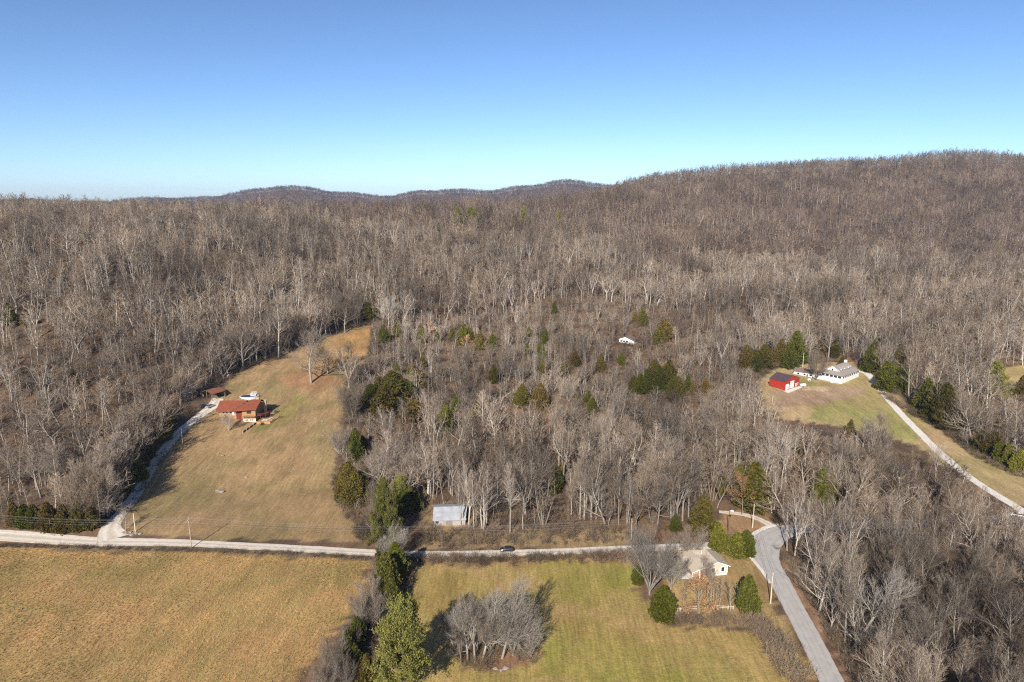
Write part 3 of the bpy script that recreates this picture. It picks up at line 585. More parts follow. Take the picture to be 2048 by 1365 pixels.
EVER=[(338,868,838),(318,885,848),(300,915,880),(288,935,900),(255,985,950),(345,850,822),(30,1052,1003),(52,1054,1009),(70,1056,1010),(100,1062,1006),(130,1063,1010),(160,1062,1004),(183,1058,1014),(320,874,825),(330,882,843),(265,957,903),(281,962,916),(24,652,614),(52,656,622),
 (735,642,605),(750,640,610),(742,815,770),(770,835,774),(785,806,744),(797,800,748),(794,834,806),(828,844,796),(760,800,755),(812,800,760),(892,860,812),(840,772,742),(905,682,655),(928,692,650),(960,700,662),(940,690,660),(985,702,668),(988,767,730),(1044,816,770),(1080,822,768),(1108,626,603),(775,684,662),(712,902,858),
 (1150,732,702),(1202,744,708),(1242,732,706),(1266,784,752),(1280,788,748),(1294,786,740),(1308,772,722),(1318,787,735),(1336,777,722),(1345,797,752),(1356,797,755),(1302,760,728),(1330,760,728),(1375,782,750),(1385,784,762),(1410,784,757),(1285,652,618),(1270,650,625),(1328,684,640),(1319,692,655),(1185,830,796),(1166,817,790),
 (1492,737,692),(1508,738,700),(1528,737,690),(1515,744,710),(1580,737,690),(1590,727,664),(1560,727,680),(1642,702,676),(1668,717,680),(1735,744,694),(1745,742,700),(1747,707,680),(1684,737,712),(1770,782,724),(1783,776,730),(1800,784,732),(1792,737,700),(1802,722,688),(1848,824,758),(1838,817,782),(1868,842,770),(1885,852,768),(1896,860,790),
 (1960,903,862),(1972,908,868),(1985,912,865),(1998,926,884),(2012,934,888),(2035,947,900),(2042,792,752),
 (1406,1062,992),(1398,1052,1010),(1418,1056,1020),(1435,1102,1048),(1472,1114,1066),(1490,1112,1062),(1480,1100,1070),(1478,972,928),(1505,1022,928),(1516,1012,940),(1495,962,934),(1350,1062,1028),(1445,992,952),(1325,1241,1173),(1494,1227,1152),(1275,1169,1128),
 (700,1332,1262),(735,1368,1310),(716,1300,1236),(775,1192,1108),(792,1165,1088),(785,1212,1160),(765,1120,1080),(748,1255,1215),(690,1352,1300),
 (678,1004,982),(700,1006,925),(712,1012,945),(690,988,930),(722,980,935),(730,1000,950),(820,1012,972),(808,1030,980),(835,1022,985),(712,922,862),(724,905,870),
 (1110,985,935),(1125,960,925),(1640,1008,940),(1660,1010,950),(1720,980,925),(1590,905,868),(1700,870,840)]
for bx,by,ty in EVER: put_ever('cedar',bx,by,ty,wide=(1.45 if 735<bx<845 and 735<by<850 else RS.uniform(.8,1.12)))
put_ever('pine',806,1402,1218,wide=.84,v=0); put_ever('pine',768,1086,956,wide=.62,v=1); put_ever('pine',1988,800,722,v=1); put_ever('pine',800,1012,955,v=0)
for bx,by,ty in [(917,452,412),(941,452,414),(949,455,416),(1048,450,412),(1117,456,422),(935,476,452),(992,482,464),(1012,488,468)]: put_ever('pine',bx,by,ty,wide=.9,v=1)
put_ever('oak',1397,1232,1150,wide=1.1); put_ever('oak',1484,1030,955,wide=.75); put_ever('oak',930,700,674,wide=1.3); put_ever('oak',858,668,645,wide=1.3)
_q=random.Random(77)
for k in range(42):
    u=_q.random(); q_=_q.uniform(0,1); bx_=755+u*430; by_=690+q_*165
    if u<.6: bx_=760+u*600; by_=670+q_*180
    put_ever('cedar',bx_,by_,by_-_q.uniform(16,34),wide=_q.uniform(.7,1.0))
for bx_,by_,ty_ in [(1020,455,436),(1140,470,446),(880,470,450),(700,640,615),(1500,620,598),(1650,600,580),(1380,560,540),(1240,600,575),(1900,640,612),(1960,690,655),(1940,760,715),(420,700,668),(150,780,740),(210,900,862),(1815,770,728),(1700,640,612)]: put_ever('cedar',bx_,by_,ty_,wide=.85)
# ---------------------------------------------------------------- the woods: every tree a point
rs=np.random.RandomState(21)
def jitter(x0,x1,y0,y1,s,keep=1.0):
    gx,gy=np.meshgrid(np.arange(x0,x1,s),np.arange(y0,y1,s)); gx=gx+rs.uniform(-.47,.47,gx.shape)*s; gy=gy+rs.uniform(-.47,.47,gx.shape)*s
    X=gx.ravel(); Y=gy.ravel(); m=(np.abs(X)<.88*np.maximum(Y,1)+25)&(rs.rand(len(X))<keep); return X[m],Y[m]
def project(X,Y,Z):
    dz=Z-CAMH; f=Y*CP-dz*SP; v=Y*SP+dz*CP; return 1024+X/f*FPX,682.5-v/f*FPX,f
def clear(X,Y,names=OPEN):
    ok=np.ones(len(X),bool)
    for k in names: ok&=~inpoly(X,Y,CL[k])
    return ok
def density(X,Y):
    """sparse and dense patches"""
    return .5+.5*np.sin(X/23.+1.3*np.sin(Y/31.))*np.sin(Y/27.+1.1*np.sin(X/19.))
pts=[]
for (y0,y1,s,x0,x1) in [(98,240,8.0,-400,400),(240,460,8.4,-450,450),(460,800,9.2,-750,750),(800,1700,10.5,-1500,1500)]:
    X,Y=jitter(x0,x1,y0,y1,s); X=X+rs.normal(0,s*.3,len(X)); Y=Y+rs.normal(0,s*.3,len(X)); pts.append((X,Y,np.zeros(len(X))))
for (y0,y1,s,x0,x1) in [(98,240,7.5,-400,400),(240,460,6.4,-450,450),(460,800,8.2,-750,750),(800,1700,13,-1500,1500)]:
    X,Y=jitter(x0,x1,y0,y1,s); X=X+rs.normal(0,s*.35,len(X)); Y=Y+rs.normal(0,s*.35,len(X)); pts.append((X,Y,np.ones(len(X))))
X=np.concatenate([p[0] for p in pts]); Y=np.concatenate([p[1] for p in pts]); sub=np.concatenate([p[2] for p in pts])
m=clear(X,Y)&roadclear(X,Y)
XL=RL[:,0].min()
# nothing south of the gravel road on the left or centre except the hedge line and the beige house garden
pc,pr,_=project(X,Y,H(X,Y))
south=(Y<212)&(X<np.interp(Y,RM[:45,1],RM[:45,0])+4); m&=~south
m&=~((Y<216)&(pc<250)&(X<-60)); m&=~((Y<222)&(X<-18)); m&=~((Y<222)&(pc>1490)&(pc<1570))
bld=[(190,395,20),(152,376,13),(180,396,14),(59,189,9),(-21.5,217,8),(79,465,8),(-146,318,9),(-120,308,9),(-131,325,8),(176,398,9)]
for bx,by,r in bld: m&=np.hypot(X-bx,Y-by)>r
rr=rs.rand(len(X)); young=inpoly(X,Y,wpoly([(745,660),(1180,600),(1500,640),(1520,760),(1530,850),(1150,870),(900,870),(705,900),(690,850),(700,770)]))
lowr=(X>55)&(Y<235); d=density(X,Y); m&=~((rr<.12*d)&~lowr&(Y<900)); m&=~(young&(sub<.5)&(rr<.55)); X,Y=X[m],Y[m]; young,lowr,sub=young[m],lowr[m],sub[m]
Z=H(X,Y); n=len(X); r1=rs.rand(n); fr=rs.rand(n)
form=np.where(fr<.40,0,np.where(fr<.62,1,np.where(fr<.78,2,np.where(fr<.93,3,5))))
form=np.where(young,np.where(fr<.50,3,np.where(fr<.68,5,np.where(fr<.84,0,4))),form)
form=np.where(lowr,np.where(fr<.42,1,np.where(fr<.72,2,np.where(fr<.9,0,5))),form)
form=np.where((Y>900)&(form==3),0,form)
form=np.where((sub>.5)&(rs.rand(n)<.5)&~young,3,form); h=np.where(sub>.5,rs.uniform(7,15,n),rs.uniform(17,26,n)); h=np.where(young,rs.uniform(7,15,n),h); h=np.where(lowr&(sub<.5),rs.uniform(16,24,n),h); h=np.where((form==4),h*.8,h)
left=(X<-60); h=np.where(left&(Y<330),h*.82,h)
h=np.where((Y<250)&(pc[m]<1250)&(Y<240)&~left,h*.9,h)
# a denser edge of the wood along the shaded side of the gravel driveway
ex=[];L_=DL[::1]; Tn=np.gradient(L_[:,:2],axis=0); Tn/=np.linalg.norm(Tn,axis=1)[:,None]
for k in range(230):
    i=rs.randint(12,len(L_)-8); off=rs.uniform(3.6,13); ex.append((L_[i,0]-Tn[i,1]*off,L_[i,1]+Tn[i,0]*off))
EB=curve_pts([(*G(*p)[:2],0) for p in [(440,765),(475,738),(520,722),(560,708),(600,692),(645,678),(700,655),(750,648)]],10)
for k in range(70):
    i=rs.randint(0,len(EB)); ex.append((EB[i,0]+rs.uniform(-6,3),EB[i,1]+rs.uniform(0,11)))
for k in range(60):
    i=rs.randint(0,len(EB)); ex.append((EB[i,0]+rs.uniform(-12,-2),EB[i,1]+rs.uniform(-2,8)))
ex=np.array(ex); X=np.concatenate([X,ex[:,0]]); Y=np.concatenate([Y,ex[:,1]]); h=np.concatenate([h,rs.uniform(13,22,len(ex))]); form=np.concatenate([form,rs.choice([0,1,2,4,5,3],len(ex))]); Z=H(X,Y); n=len(X)
pc,pr,f=project(X,Y,Z); ptop=project(X,Y,Z+h)[1]
# trees must not stand in front of what the photograph shows open: thin out those whose crown would cover a building
def hides(c0,c1,r0,r1,ymax):
    return (pc>c0-12)&(pc<c1+12)&(ptop<r1)&(pr>r1)&(Y<ymax)
hid=hides(865,935,1014,1055,216)|hides(1535,1602,744,782,368)|hides(1646,1724,728,768,380)|hides(438,560,796,845,303)|hides(1376,1456,1098,1158,184)|hides(398,445,776,816,323)|(hides(1236,1268,671,690,460)&(rs.rand(n)<.9))|hides(1560,1760,780,835,340)|hides(1780,1860,790,890,300)
for bx_,by_,ty_ in EVER:
    g_=G(bx_,by_)
    if g_ is not None and g_[1]>205: w_=(by_-ty_)*.22; hid|=(np.abs(pc-bx_)<w_+7)&(ptop<by_-(by_-ty_)*.25)&(pr>by_)&(Y<g_[1])&(rs.rand(n)<.8)
# the wood below the farmhouse lawn stands no higher than its view over the long driveway
lim=np.interp(pc,[1560,1640,1700,1780,1850,1900,1960,2048,2300],[846,852,842,866,905,950,990,1030,1060])+rs.uniform(-16,14,n)
fix=(pc>1560)&(Y<312)&(ptop<lim)&(pr>lim); hmax=CAMH-Y*np.array([slope_at(q) for q in lim])-Z; h=np.where(fix,np.minimum(h,hmax),h); hid|=fix&(hmax<5); ptop=project(X,Y,Z+h)[1]
hid|=(pc>1975)&(ptop<775)&(pr>760)&(Y<470)
for a,b,r in ((-146,318,8),(-149,310,7),(-131,308,8)):   # the carport, the cars and the log house stand in the sun
    dx,dy=X-a,Y-b; al=dx*SUN_DIR.x+dy*SUN_DIR.y; pe=dx*SUN_DIR.y-dy*SUN_DIR.x; hid|=(al<4)&(al>-26)&(np.abs(pe)<r)
hid|=np.hypot(X+146,Y-318)<9
keep=~hid; X,Y,Z,h,form,pc,pr,f,ptop=[a[keep] for a in (X,Y,Z,h,form,pc,pr,f,ptop)]; n=len(X)
# the 300 that show largest become individuals
size=h/f; inside=(pc>-40)&(pc<2088)&(ptop<1365)&(pr>0)&(ptop>0); order=np.argsort(-size*inside); NI=300-len(TREES)
ind=order[:NI]; rest=np.ones(n,bool); rest[ind]=False
for i in ind: put_bare(FORMS[form[i]],X[i],Y[i],h[i],wide=RS.uniform(.85,1.2))
# ---------------------------------------------------------------- stuff: points carrying instances
def scatter(name,src,P,scale,idx,label,cat,wide=None,tilt=.05,rot=None):
    """one object whose geometry nodes set a source plant on every point"""
    C=bpy.data.collections.new(name+'_sources')
    for k,me in enumerate(src):
        o=bpy.data.objects.new('%s_source_%02d'%(name,k),me); C.objects.link(o)
    n=len(P); me=bpy.data.meshes.new(name); me.vertices.add(n); me.vertices.foreach_set('co',np.asarray(P,np.float32).ravel())
    q=np.random.RandomState(len(P)); wide=np.ones(n) if wide is None else wide
    rz=q.uniform(0,6.283,n) if rot is None else rot
    rt=np.stack([q.normal(0,tilt,n),q.normal(0,tilt,n),rz],1)
    for nm,ty,dat in (('rot','FLOAT_VECTOR',rt),('scl','FLOAT_VECTOR',np.stack([scale*wide,scale*wide,scale],1))):
        a=me.attributes.new(nm,ty,'POINT'); a.data.foreach_set('vector',dat.astype(np.float32).ravel())
    a=me.attributes.new('idx','INT','POINT'); a.data.foreach_set('value',np.asarray(idx,np.int32))
    ng=bpy.data.node_groups.new(name+'_nodes','GeometryNodeTree')
    ng.interface.new_socket('Geometry',in_out='INPUT',socket_type='NodeSocketGeometry'); ng.interface.new_socket('Geometry',in_out='OUTPUT',socket_type='NodeSocketGeometry')
    gi=ng.nodes.new('NodeGroupInput'); go=ng.nodes.new('NodeGroupOutput'); ip=ng.nodes.new('GeometryNodeInstanceOnPoints'); ci=ng.nodes.new('GeometryNodeCollectionInfo')
    mp=ng.nodes.new('GeometryNodeMeshToPoints')
    ci.inputs['Collection'].default_value=C; ci.inputs['Separate Children'].default_value=True; ci.inputs['Reset Children'].default_value=True
    ip.inputs['Pick Instance'].default_value=True
    def attr(nm,ty):
        x=ng.nodes.new('GeometryNodeInputNamedAttribute'); x.data_type=ty; x.inputs['Name'].default_value=nm; return x.outputs['Attribute']
    L=ng.links.new; L(gi.outputs[0],mp.inputs[0]); L(mp.outputs[0],ip.inputs['Points']); L(ci.outputs[0],ip.inputs['Instance'])
    L(attr('idx','INT'),ip.inputs['Instance Index']); L(attr('rot','FLOAT_VECTOR'),ip.inputs['Rotation']); L(attr('scl','FLOAT_VECTOR'),ip.inputs['Scale']); L(ip.outputs[0],go.inputs[0])
    o=link(name,me); md=o.modifiers.new('instances','NODES'); md.node_group=ng
    return tag(o,label,cat,kind='stuff')
def src_mesh(form,lod,seed,mt='twig'):
    tb,cb=bare(form,lod,seed); V,Q,mi=tubes(tb+cb); return fast_mesh('woodland_tree',V,quads=Q,mats=[M['bark'] if lod==1 else M['farbark'],M[mt]],mi=mi,smooth=True),V[:,2].max()
SRC=[];TOP=[];KEY={}
for lod in (1,2):
    for fi,fm in enumerate(FORMS):
        for v in range(3 if lod==1 else 2):
            me_,tp=src_mesh(fm,lod,300+v*31+fi*5+lod,'twig' if lod==1 else 'far'); KEY.setdefault((lod,fi),[]).append(len(SRC)); SRC.append(me_); TOP.append(tp)
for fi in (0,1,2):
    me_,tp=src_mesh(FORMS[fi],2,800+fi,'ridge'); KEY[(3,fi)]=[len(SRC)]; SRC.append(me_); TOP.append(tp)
def pick(fa,la):
    out_=np.empty(len(fa),int)
    for (l,fi),ids in KEY.items():
        k=np.where((fa==fi)&(la==l))[0]; out_[k]=np.array(ids)[rs.randint(0,len(ids),len(k))]
    return out_
# far ridge
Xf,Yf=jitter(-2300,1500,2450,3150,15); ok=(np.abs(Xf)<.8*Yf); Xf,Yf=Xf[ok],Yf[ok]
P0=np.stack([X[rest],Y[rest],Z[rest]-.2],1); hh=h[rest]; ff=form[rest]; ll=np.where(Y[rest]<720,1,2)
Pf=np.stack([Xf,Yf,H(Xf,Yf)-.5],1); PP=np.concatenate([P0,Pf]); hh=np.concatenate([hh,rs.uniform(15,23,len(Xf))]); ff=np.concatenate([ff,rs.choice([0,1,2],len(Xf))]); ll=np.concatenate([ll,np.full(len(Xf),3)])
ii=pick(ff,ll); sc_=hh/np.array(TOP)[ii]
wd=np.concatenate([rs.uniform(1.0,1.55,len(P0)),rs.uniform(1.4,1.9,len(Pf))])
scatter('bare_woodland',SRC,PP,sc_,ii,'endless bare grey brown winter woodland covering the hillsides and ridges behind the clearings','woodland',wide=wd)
# undergrowth
BSRC=[]
for v in range(4):
    tb,cb=bare('bush',1,40+v); V,Q,mi=tubes([(a,b,c,0) for a,b,c,_ in tb+cb]); BSRC.append(fast_mesh('brush',V,quads=Q,mats=[M['brush']]))
bx=[];by=[];bs=[]
def addb(X_,Y_,s0,s1):
    bx.append(X_); by.append(Y_); bs.append(rs.uniform(s0,s1,len(X_)))
Xb,Yb=jitter(-420,420,98,460,3.4); wood=clear(Xb,Yb)&roadclear(Xb,Yb,-.6); pcb=project(Xb,Yb,H(Xb,Yb))[0]
wood&=~((Yb<212)&(Xb<np.interp(Yb,RM[:45,1],RM[:45,0])+3)); wood&=~((Yb<230)&(Xb>60)&(rs.rand(len(Xb))<.55))
for a,b,r in bld: wood&=np.hypot(Xb-a,Yb-b)>r*.85
wood&=rs.rand(len(Xb))<.35+.5*density(Xb,Yb); addb(Xb[wood],Yb[wood],.45,1.1)
Xb,Yb=jitter(-750,750,460,800,6.5); wood=clear(Xb,Yb); addb(Xb[wood],Yb[wood],.8,1.6)
for k,s_,a_,b_,kp in (('scrub',2.4,.5,1.2,.8),('scrub_road',2.2,.4,1.1,.75),('scrub_verge',2.0,.35,.95,.7),('tin',2.4,.4,.9,.6)):
    P_=np.array(CL[k]); Xb,Yb=jitter(P_[:,0].min(),P_[:,0].max(),P_[:,1].min(),P_[:,1].max(),s_,kp); q=inpoly(Xb,Yb,CL[k])&roadclear(Xb,Yb,.2)&(np.hypot(Xb+21.5,Yb-217)>5.5); addb(Xb[q],Yb[q],a_,b_)
def strip(px,wdt,step,a_,b_):
    L=curve_pts([(*G(*p)[:2],0) for p in px],6); d=np.concatenate([[0],np.cumsum(np.hypot(*np.diff(L[:,:2],axis=0).T))]); k=int(d[-1]/step)
    tt=rs.uniform(0,d[-1],k); addb(np.interp(tt,d,L[:,0])+rs.uniform(-wdt,wdt,k)*.5,np.interp(tt,d,L[:,1])+rs.uniform(-wdt,wdt,k)*.5,a_,b_)
strip([(-300,1094),(0,1093),(200,1098),(400,1103),(600,1110),(745,1120)],1.6,.35,.18,.42)
strip([(830,1120),(1000,1122),(1262,1112)],2.5,.5,.3,.8)
strip([(815,1125),(800,1170),(770,1220),(735,1280),(700,1330),(670,1375)],6,.22,.4,1.0)
strip([(1330,1238),(1380,1244),(1450,1246),(1510,1256)],3,.3,.35,.8)
strip([(1505,1240),(1540,1280),(1575,1330),(1600,1365)],5,.16,.4,1.0)
strip([(1590,1128),(1622,1180),(1665,1250),(1712,1330),(1740,1375)],5,.3,.35,.9)
strip([(245,1040),(300,955),(340,890)],1.5,1.2,.2,.4)
strip([(970,1330),(930,1310),(980,1290),(1050,1300),(1040,1325)],7,.28,.35,.9)
strip([(1770,790),(1830,830),(1900,870),(1960,915),(2040,955)],4,.5,.4,.9)
strip([(450,760),(560,705),(690,660),(750,645)],3,1.2,.3,.7)
strip([(750,660),(742,720),(705,765),(695,840),(690,900),(675,970),(700,1020),(728,1080)],4,.4,.4,1.0)
bx=np.concatenate(bx);by=np.concatenate(by);bs=np.concatenate(bs)
scatter('undergrowth',BSRC,np.stack([bx,by,H(bx,by)-.05],1),bs,rs.randint(0,4,len(bx)),'brown leafless brush and saplings along the road verges and under the bare trees','undergrowth',wide=rs.uniform(.9,1.6,len(bx)),tilt=.12)
# dry grass tufts on the two near fields
def tuft(seed,mt,n=14,hgt=.42):
    q=np.random.RandomState(seed); a=q.uniform(0,6.28,n); r=q.uniform(0,.28,n); C=np.stack([r*np.cos(a),r*np.sin(a),np.zeros(n)],1)
    D=unit(np.stack([np.cos(a)*.35,np.sin(a)*.35,np.ones(n)],1)+q.normal(0,.18,(n,3))); S=unit(np.cross(D,q.normal(0,1,(n,3))))*.035; Hh=q.uniform(.5,1.1,(n,1))*hgt
    V=np.stack([C-S,C+S,C+D*Hh+S*.3+D*.01,C+D*Hh-S*.3],1).reshape(-1,3); return fast_mesh('tuft',V,quads=np.arange(len(V)).reshape(-1,4),mats=[M[mt]])
GS=[tuft(1,'dry'),tuft(2,'dry'),tuft(3,'dry'),tuft(4,'greengrass'),tuft(5,'greengrass')]
P_=np.array(CL['field_left']); Xg,Yg=jitter(-330,P_[:,0].max(),120,206,.70,.92); q=inpoly(Xg,Yg,CL['field_left'])&(np.abs(Xg)<.86*Yg); Xg,Yg=Xg[q],Yg[q]
gp=.5+.5*np.sin(Xg/13.+2*np.sin(Yg/9.))*np.sin(Yg/11.+1.7*np.sin(Xg/17.)); gi=np.where(rs.rand(len(Xg))<gp**3*.9,rs.choice([3,4],len(Xg)),rs.choice([0,1,2],len(Xg)))
gsz=rs.uniform(.6,1.35,len(Xg))
P_=np.array(CL['field_mid']); Xm,Ym=jitter(P_[:,0].min(),P_[:,0].max(),120,200,1.0,.9); q=inpoly(Xm,Ym,CL['field_mid'])&(np.abs(Xm)<.86*Ym); Xm,Ym=Xm[q],Ym[q]
mi_=np.where(rs.rand(len(Xm))<.72,rs.choice([3,4],len(Xm)),0); Xa=np.concatenate([Xg,Xm]); Ya=np.concatenate([Yg,Ym])
scatter('dry_grass',GS,np.stack([Xa,Ya,H(Xa,Ya)],1),np.concatenate([gsz*.8,rs.uniform(.25,.6,len(Xm))]),np.concatenate([gi,mi_]),'rough tan and olive winter grass covering the two fields in front of the gravel road','grass',tilt=.1)
# ---------------------------------------------------------------- materials of the buildings
M['redmetal']=mat('red_metal_roof',(.29,.085,.042),(.21,.062,.034),rough=.55,scale=.6,wave=('X',1.2,.25))
M['log']=mat('log_wall',(.50,.29,.13),(.38,.20,.085),rough=.8,scale=.8,wave=('Z',1.6,.35))
M['redwood']=mat('red_stained_boards',(.21,.05,.04),(.15,.038,.03),wave=('X',2.2,.3))
M['deck']=mat('orange_deck_boards',(.58,.32,.14),(.46,.24,.10),wave=('X',2.4,.3))
M['darkwood']=mat('gap_shade',(.10,.07,.05)); M['greywood']=mat('weathered_wood',(.34,.29,.24),(.22,.18,.15),wave=('X',2,.35))
M['stone']=mat('stone_chimney',(.48,.36,.22),(.30,.22,.14),scale=3,bump=.6)
M['white']=mat('white_siding',(.80,.80,.78),(.76,.76,.74),rough=.6,wave=('Z',1.7,.10)); M['trim']=mat('white_trim',(.82,.82,.81),(.78,.78,.77),rough=.55)
M['glass']=mat('window_glass',(.035,.045,.055),(.02,.025,.03),rough=.12,spec=.6)
M['barnred']=mat('red_metal_siding',(.36,.036,.021),(.30,.031,.019),rough=.5,scale=.5,wave=('X',1.1,.12)); M['plum']=mat('dark_plum_metal_roof',(.105,.065,.075),(.08,.05,.058),rough=.5,scale=.5,wave=('X',1.1,.2))
M['shingle']=mat('grey_brown_shingles',(.34,.30,.265),(.26,.225,.20),scale=2.2,rough=.95,wave=('Z',3,.15)); M['tanshingle']=mat('tan_shingles',(.52,.44,.34),(.43,.36,.275),scale=2.2,rough=.95,wave=('Z',3,.12))
M['brown']=mat('brown_shingles',(.20,.135,.11),(.14,.095,.08),scale=2)
M['tansiding']=mat('tan_siding',(.60,.51,.40),(.54,.455,.355),wave=('Z',1.7,.15)); M['brick']=mat('brick_wall',(.40,.24,.16),(.31,.19,.13),scale=5)
M['tin']=mat('old_tin_roof',(.60,.64,.68),(.40,.40,.41),rough=.5,metal=.25,scale=.45,wave=('X',1.1,.18),det=8); M['tinwall']=mat('old_tin_wall',(.50,.44,.42),(.36,.30,.28),rough=.7,wave=('X',1.2,.3))
M['rust']=mat('rusty_tin',(.30,.12,.06),(.19,.075,.045),scale=.7,wave=('X',1.3,.3)); M['block']=mat('pale_block',(.70,.67,.62),(.60,.57,.52))
M['pool']=mat('dark_pool_cover',(.035,.06,.10),(.025,.045,.08),rough=.35); M['poolwall']=mat('pale_pool_wall',(.62,.64,.66))
M['pole']=mat('weathered_pole',(.42,.34,.26),(.30,.24,.18),scale=2); M['palepole']=mat('pale_pole',(.66,.58,.46),(.54,.47,.37),scale=2); M['dark']=mat('dark_metal',(.03,.03,.035),rough=.5); M['wire']=mat('wire',(.30,.29,.28),rough=.5,metal=.4)
M['tyre']=mat('tyre_rubber',(.02,.02,.02)); M['rim']=mat('wheel_rim',(.45,.46,.48),rough=.3,metal=.8); M['lamp']=mat('lamp_glass',(.75,.75,.72),rough=.15)
M['rock']=mat('limestone',(.30,.27,.23),(.22,.19,.16),scale=3,bump=.6); M['fence']=mat('pale_fence_wood',(.60,.54,.46),(.44,.38,.31)); M['brownleaf']=M['oakleaf']
def win(parent,x,y,z,w_,h_,face='-y',t=.05,frame=True,fm=None):
    """a window: its dark pane set 3 cm proud of the wall, a frame round it"""
    b=MB(); f=MB(); e=.09
    if face in('-y','+y'):
        s=-1 if face=='-y' else 1; y0,y1=sorted((y,y+s*t)); b.box(x,x+w_,y0,y1,z,z+h_); y0,y1=sorted((y,y+s*(t+.04)))
        for a in ((x-e,x,z-e,z+h_+e),(x+w_,x+w_+e,z-e,z+h_+e)): f.box(a[0],a[1],y0,y1,a[2],a[3])
        f.box(x,x+w_,y0,y1,z-e,z); f.box(x,x+w_,y0,y1,z+h_,z+h_+e)
    else:
        s=-1 if face=='-x' else 1; x0,x1=sorted((x,x+s*t)); b.box(x0,x1,y,y+w_,z,z+h_); x0,x1=sorted((x,x+s*(t+.04)))
        for a in ((y-e,y,z-e,z+h_+e),(y+w_,y+w_+e,z-e,z+h_+e)): f.box(x0,x1,a[0],a[1],a[2],a[3])
        f.box(x0,x1,y,y+w_,z-e,z); f.box(x0,x1,y,y+w_,z+h_,z+h_+e)
    o=b.build('window',M['glass'],parent)
    if frame: f.build('frame',fm or M['trim'],o)
    return o
def gable(x0,x1,y0,y1,z0,ze,zr,ridge='x'):
    """walls with gables, ridge along x or y"""
    m=MB()
    if ridge=='x':
        ym=(y0+y1)/2; n=[(x0,y0,z0),(x0,y1,z0),(x0,y1,ze),(x0,ym,zr),(x0,y0,ze)]; m.prism(n,[(x1,b,c) for a,b,c in n])
    else:
        xm=(x0+x1)/2; n=[(x0,y0,z0),(x1,y0,z0),(x1,y0,ze),(xm,y0,zr),(x0,y0,ze)]; m.prism(n,[(a,y1,c) for a,b,c in n])
    return m
def groof(x0,x1,y0,y1,ze,zr,ridge='x',o=.45,t=.14,lift=.16):
    m=MB()
    if ridge=='x':
        ym=(y0+y1)/2; s=(zr-ze)/(ym-y0); zl=ze-s*o+lift; zz=zr+lift
        m.slab([(x0-o,y0-o,zl),(x1+o,y0-o,zl),(x1+o,ym,zz),(x0-o,ym,zz)],t); m.slab([(x0-o,ym,zz),(x1+o,ym,zz),(x1+o,y1+o,zl),(x0-o,y1+o,zl)],t)
    else:
        xm=(x0+x1)/2; s=(zr-ze)/(xm-x0); zl=ze-s*o+lift; zz=zr+lift
        m.slab([(x0-o,y0-o,zl),(xm,y0-o,zz),(xm,y1+o,zz),(x0-o,y1+o,zl)],t); m.slab([(xm,y0-o,zz),(x1+o,y0-o,zl),(x1+o,y1+o,zl),(xm,y1+o,zz)],t)
    return m
def grake(x0,x1,y,ze,zr,o=.5,lift=.2,w_=.22):
    """white bargeboards on the gable at the front"""
    xm=(x0+x1)/2; s=(zr-ze)/(xm-x0); zl=ze-s*o+lift; zz=zr+lift; m=MB()
    for a,b in (((x0-o,zl),(xm,zz)),((xm,zz),(x1+o,zl))):
        m.prism([(a[0],y,a[1]-w_),(b[0],y,b[1]-w_),(b[0],y,b[1]+.03),(a[0],y,a[1]+.03)],[(a[0],y+.08,a[1]-w_),(b[0],y+.08,b[1]-w_),(b[0],y+.08,b[1]+.03),(a[0],y+.08,a[1]+.03)])
    return m
# ---------------------------------------------------------------- log house with red metal roof
O=G(485,842); lh=empty('log_house',(O[0],O[1],O[2]),R(2),label='Log house with orange red metal roof and two stone chimneys on the brown lawn',cat='house')
wa=MB(); wa.prism([(-11,1.6,-.5),(-1,1.6,-.5),(-1,12.6,-.5),(-11,12.6,-.5)],[(-11,1.6,4.75),(-1,1.6,4.75),(-1,12.6,4.75),(-11,12.6,4.75)])
wa.prism([(-11,1.6,4.75),(-11,12.6,4.75),(-11,7.2,7.3)],[(-1,1.6,4.75),(-1,12.6,4.75),(-1,7.2,7.3)]); wa.build('wall',M['log'],lh)
wb=MB(); wb.box(0,6.2,0,12.2,-.6,5.3); wb.prism([(0,0,5.3),(0,12.2,5.3),(0,6.3,7.25)],[(6.2,0,5.3),(6.2,12.2,5.3),(6.2,6.3,7.25)]); wb.build('wall',M['log'],lh)
rr_=MB(); rr_.box(-3.0,-.06,.9,4,-.6,4.3); rr_.build('entry_wall',M['redwood'],lh)
ra=MB(); ra.slab([(-12.2,.3,4.45),(-3.3,.3,4.45),(.4,7.2,7.75),(-12.4,7.2,7.75)],.14); ra.slab([(-12.4,7.2,7.75),(.4,7.2,7.75),(-.2,13.4,4.7),(-12.4,13.4,4.7)],.14); ra.build('roof',M['redmetal'],lh)
rb=MB(); rb.slab([(-3.6,-2.0,5.55),(7.0,-1.0,5.85),(7.3,6.3,8.45),(3.2,6.3,8.45)],.4); rb.slab([(3.2,6.3,8.45),(7.3,6.3,8.45),(7.0,13.0,5.8),(-.3,13.0,5.8)],.4); MB().rbar((-3.75,-2.0,5.35),(3.05,6.3,8.25),.25,.5).build('fascia_or_shade_strip',M['darkwood'],lh); rbo=rb.build('roof',M['redmetal'],lh,label='higher orange red roof plane over the log gable')  # dark strip added to paint the shaded gap between the roofs
for cx,cyy,zt in ((5.4,7.0,9.2),(8.1,8.6,7.4)):
    c=MB().box(cx-.62,cx+.62,cyy-.5,cyy+.5,-.5,zt); c.box(cx-.85,cx+.85,cyy-.6,cyy+.6,zt,zt+.18); c.build('chimney',M['stone'],lh)
for x_ in (-9.6,-7.9,-6.3): win(lh,x_,1.6,3.0,1.15,1.1,fm=M['trim'])
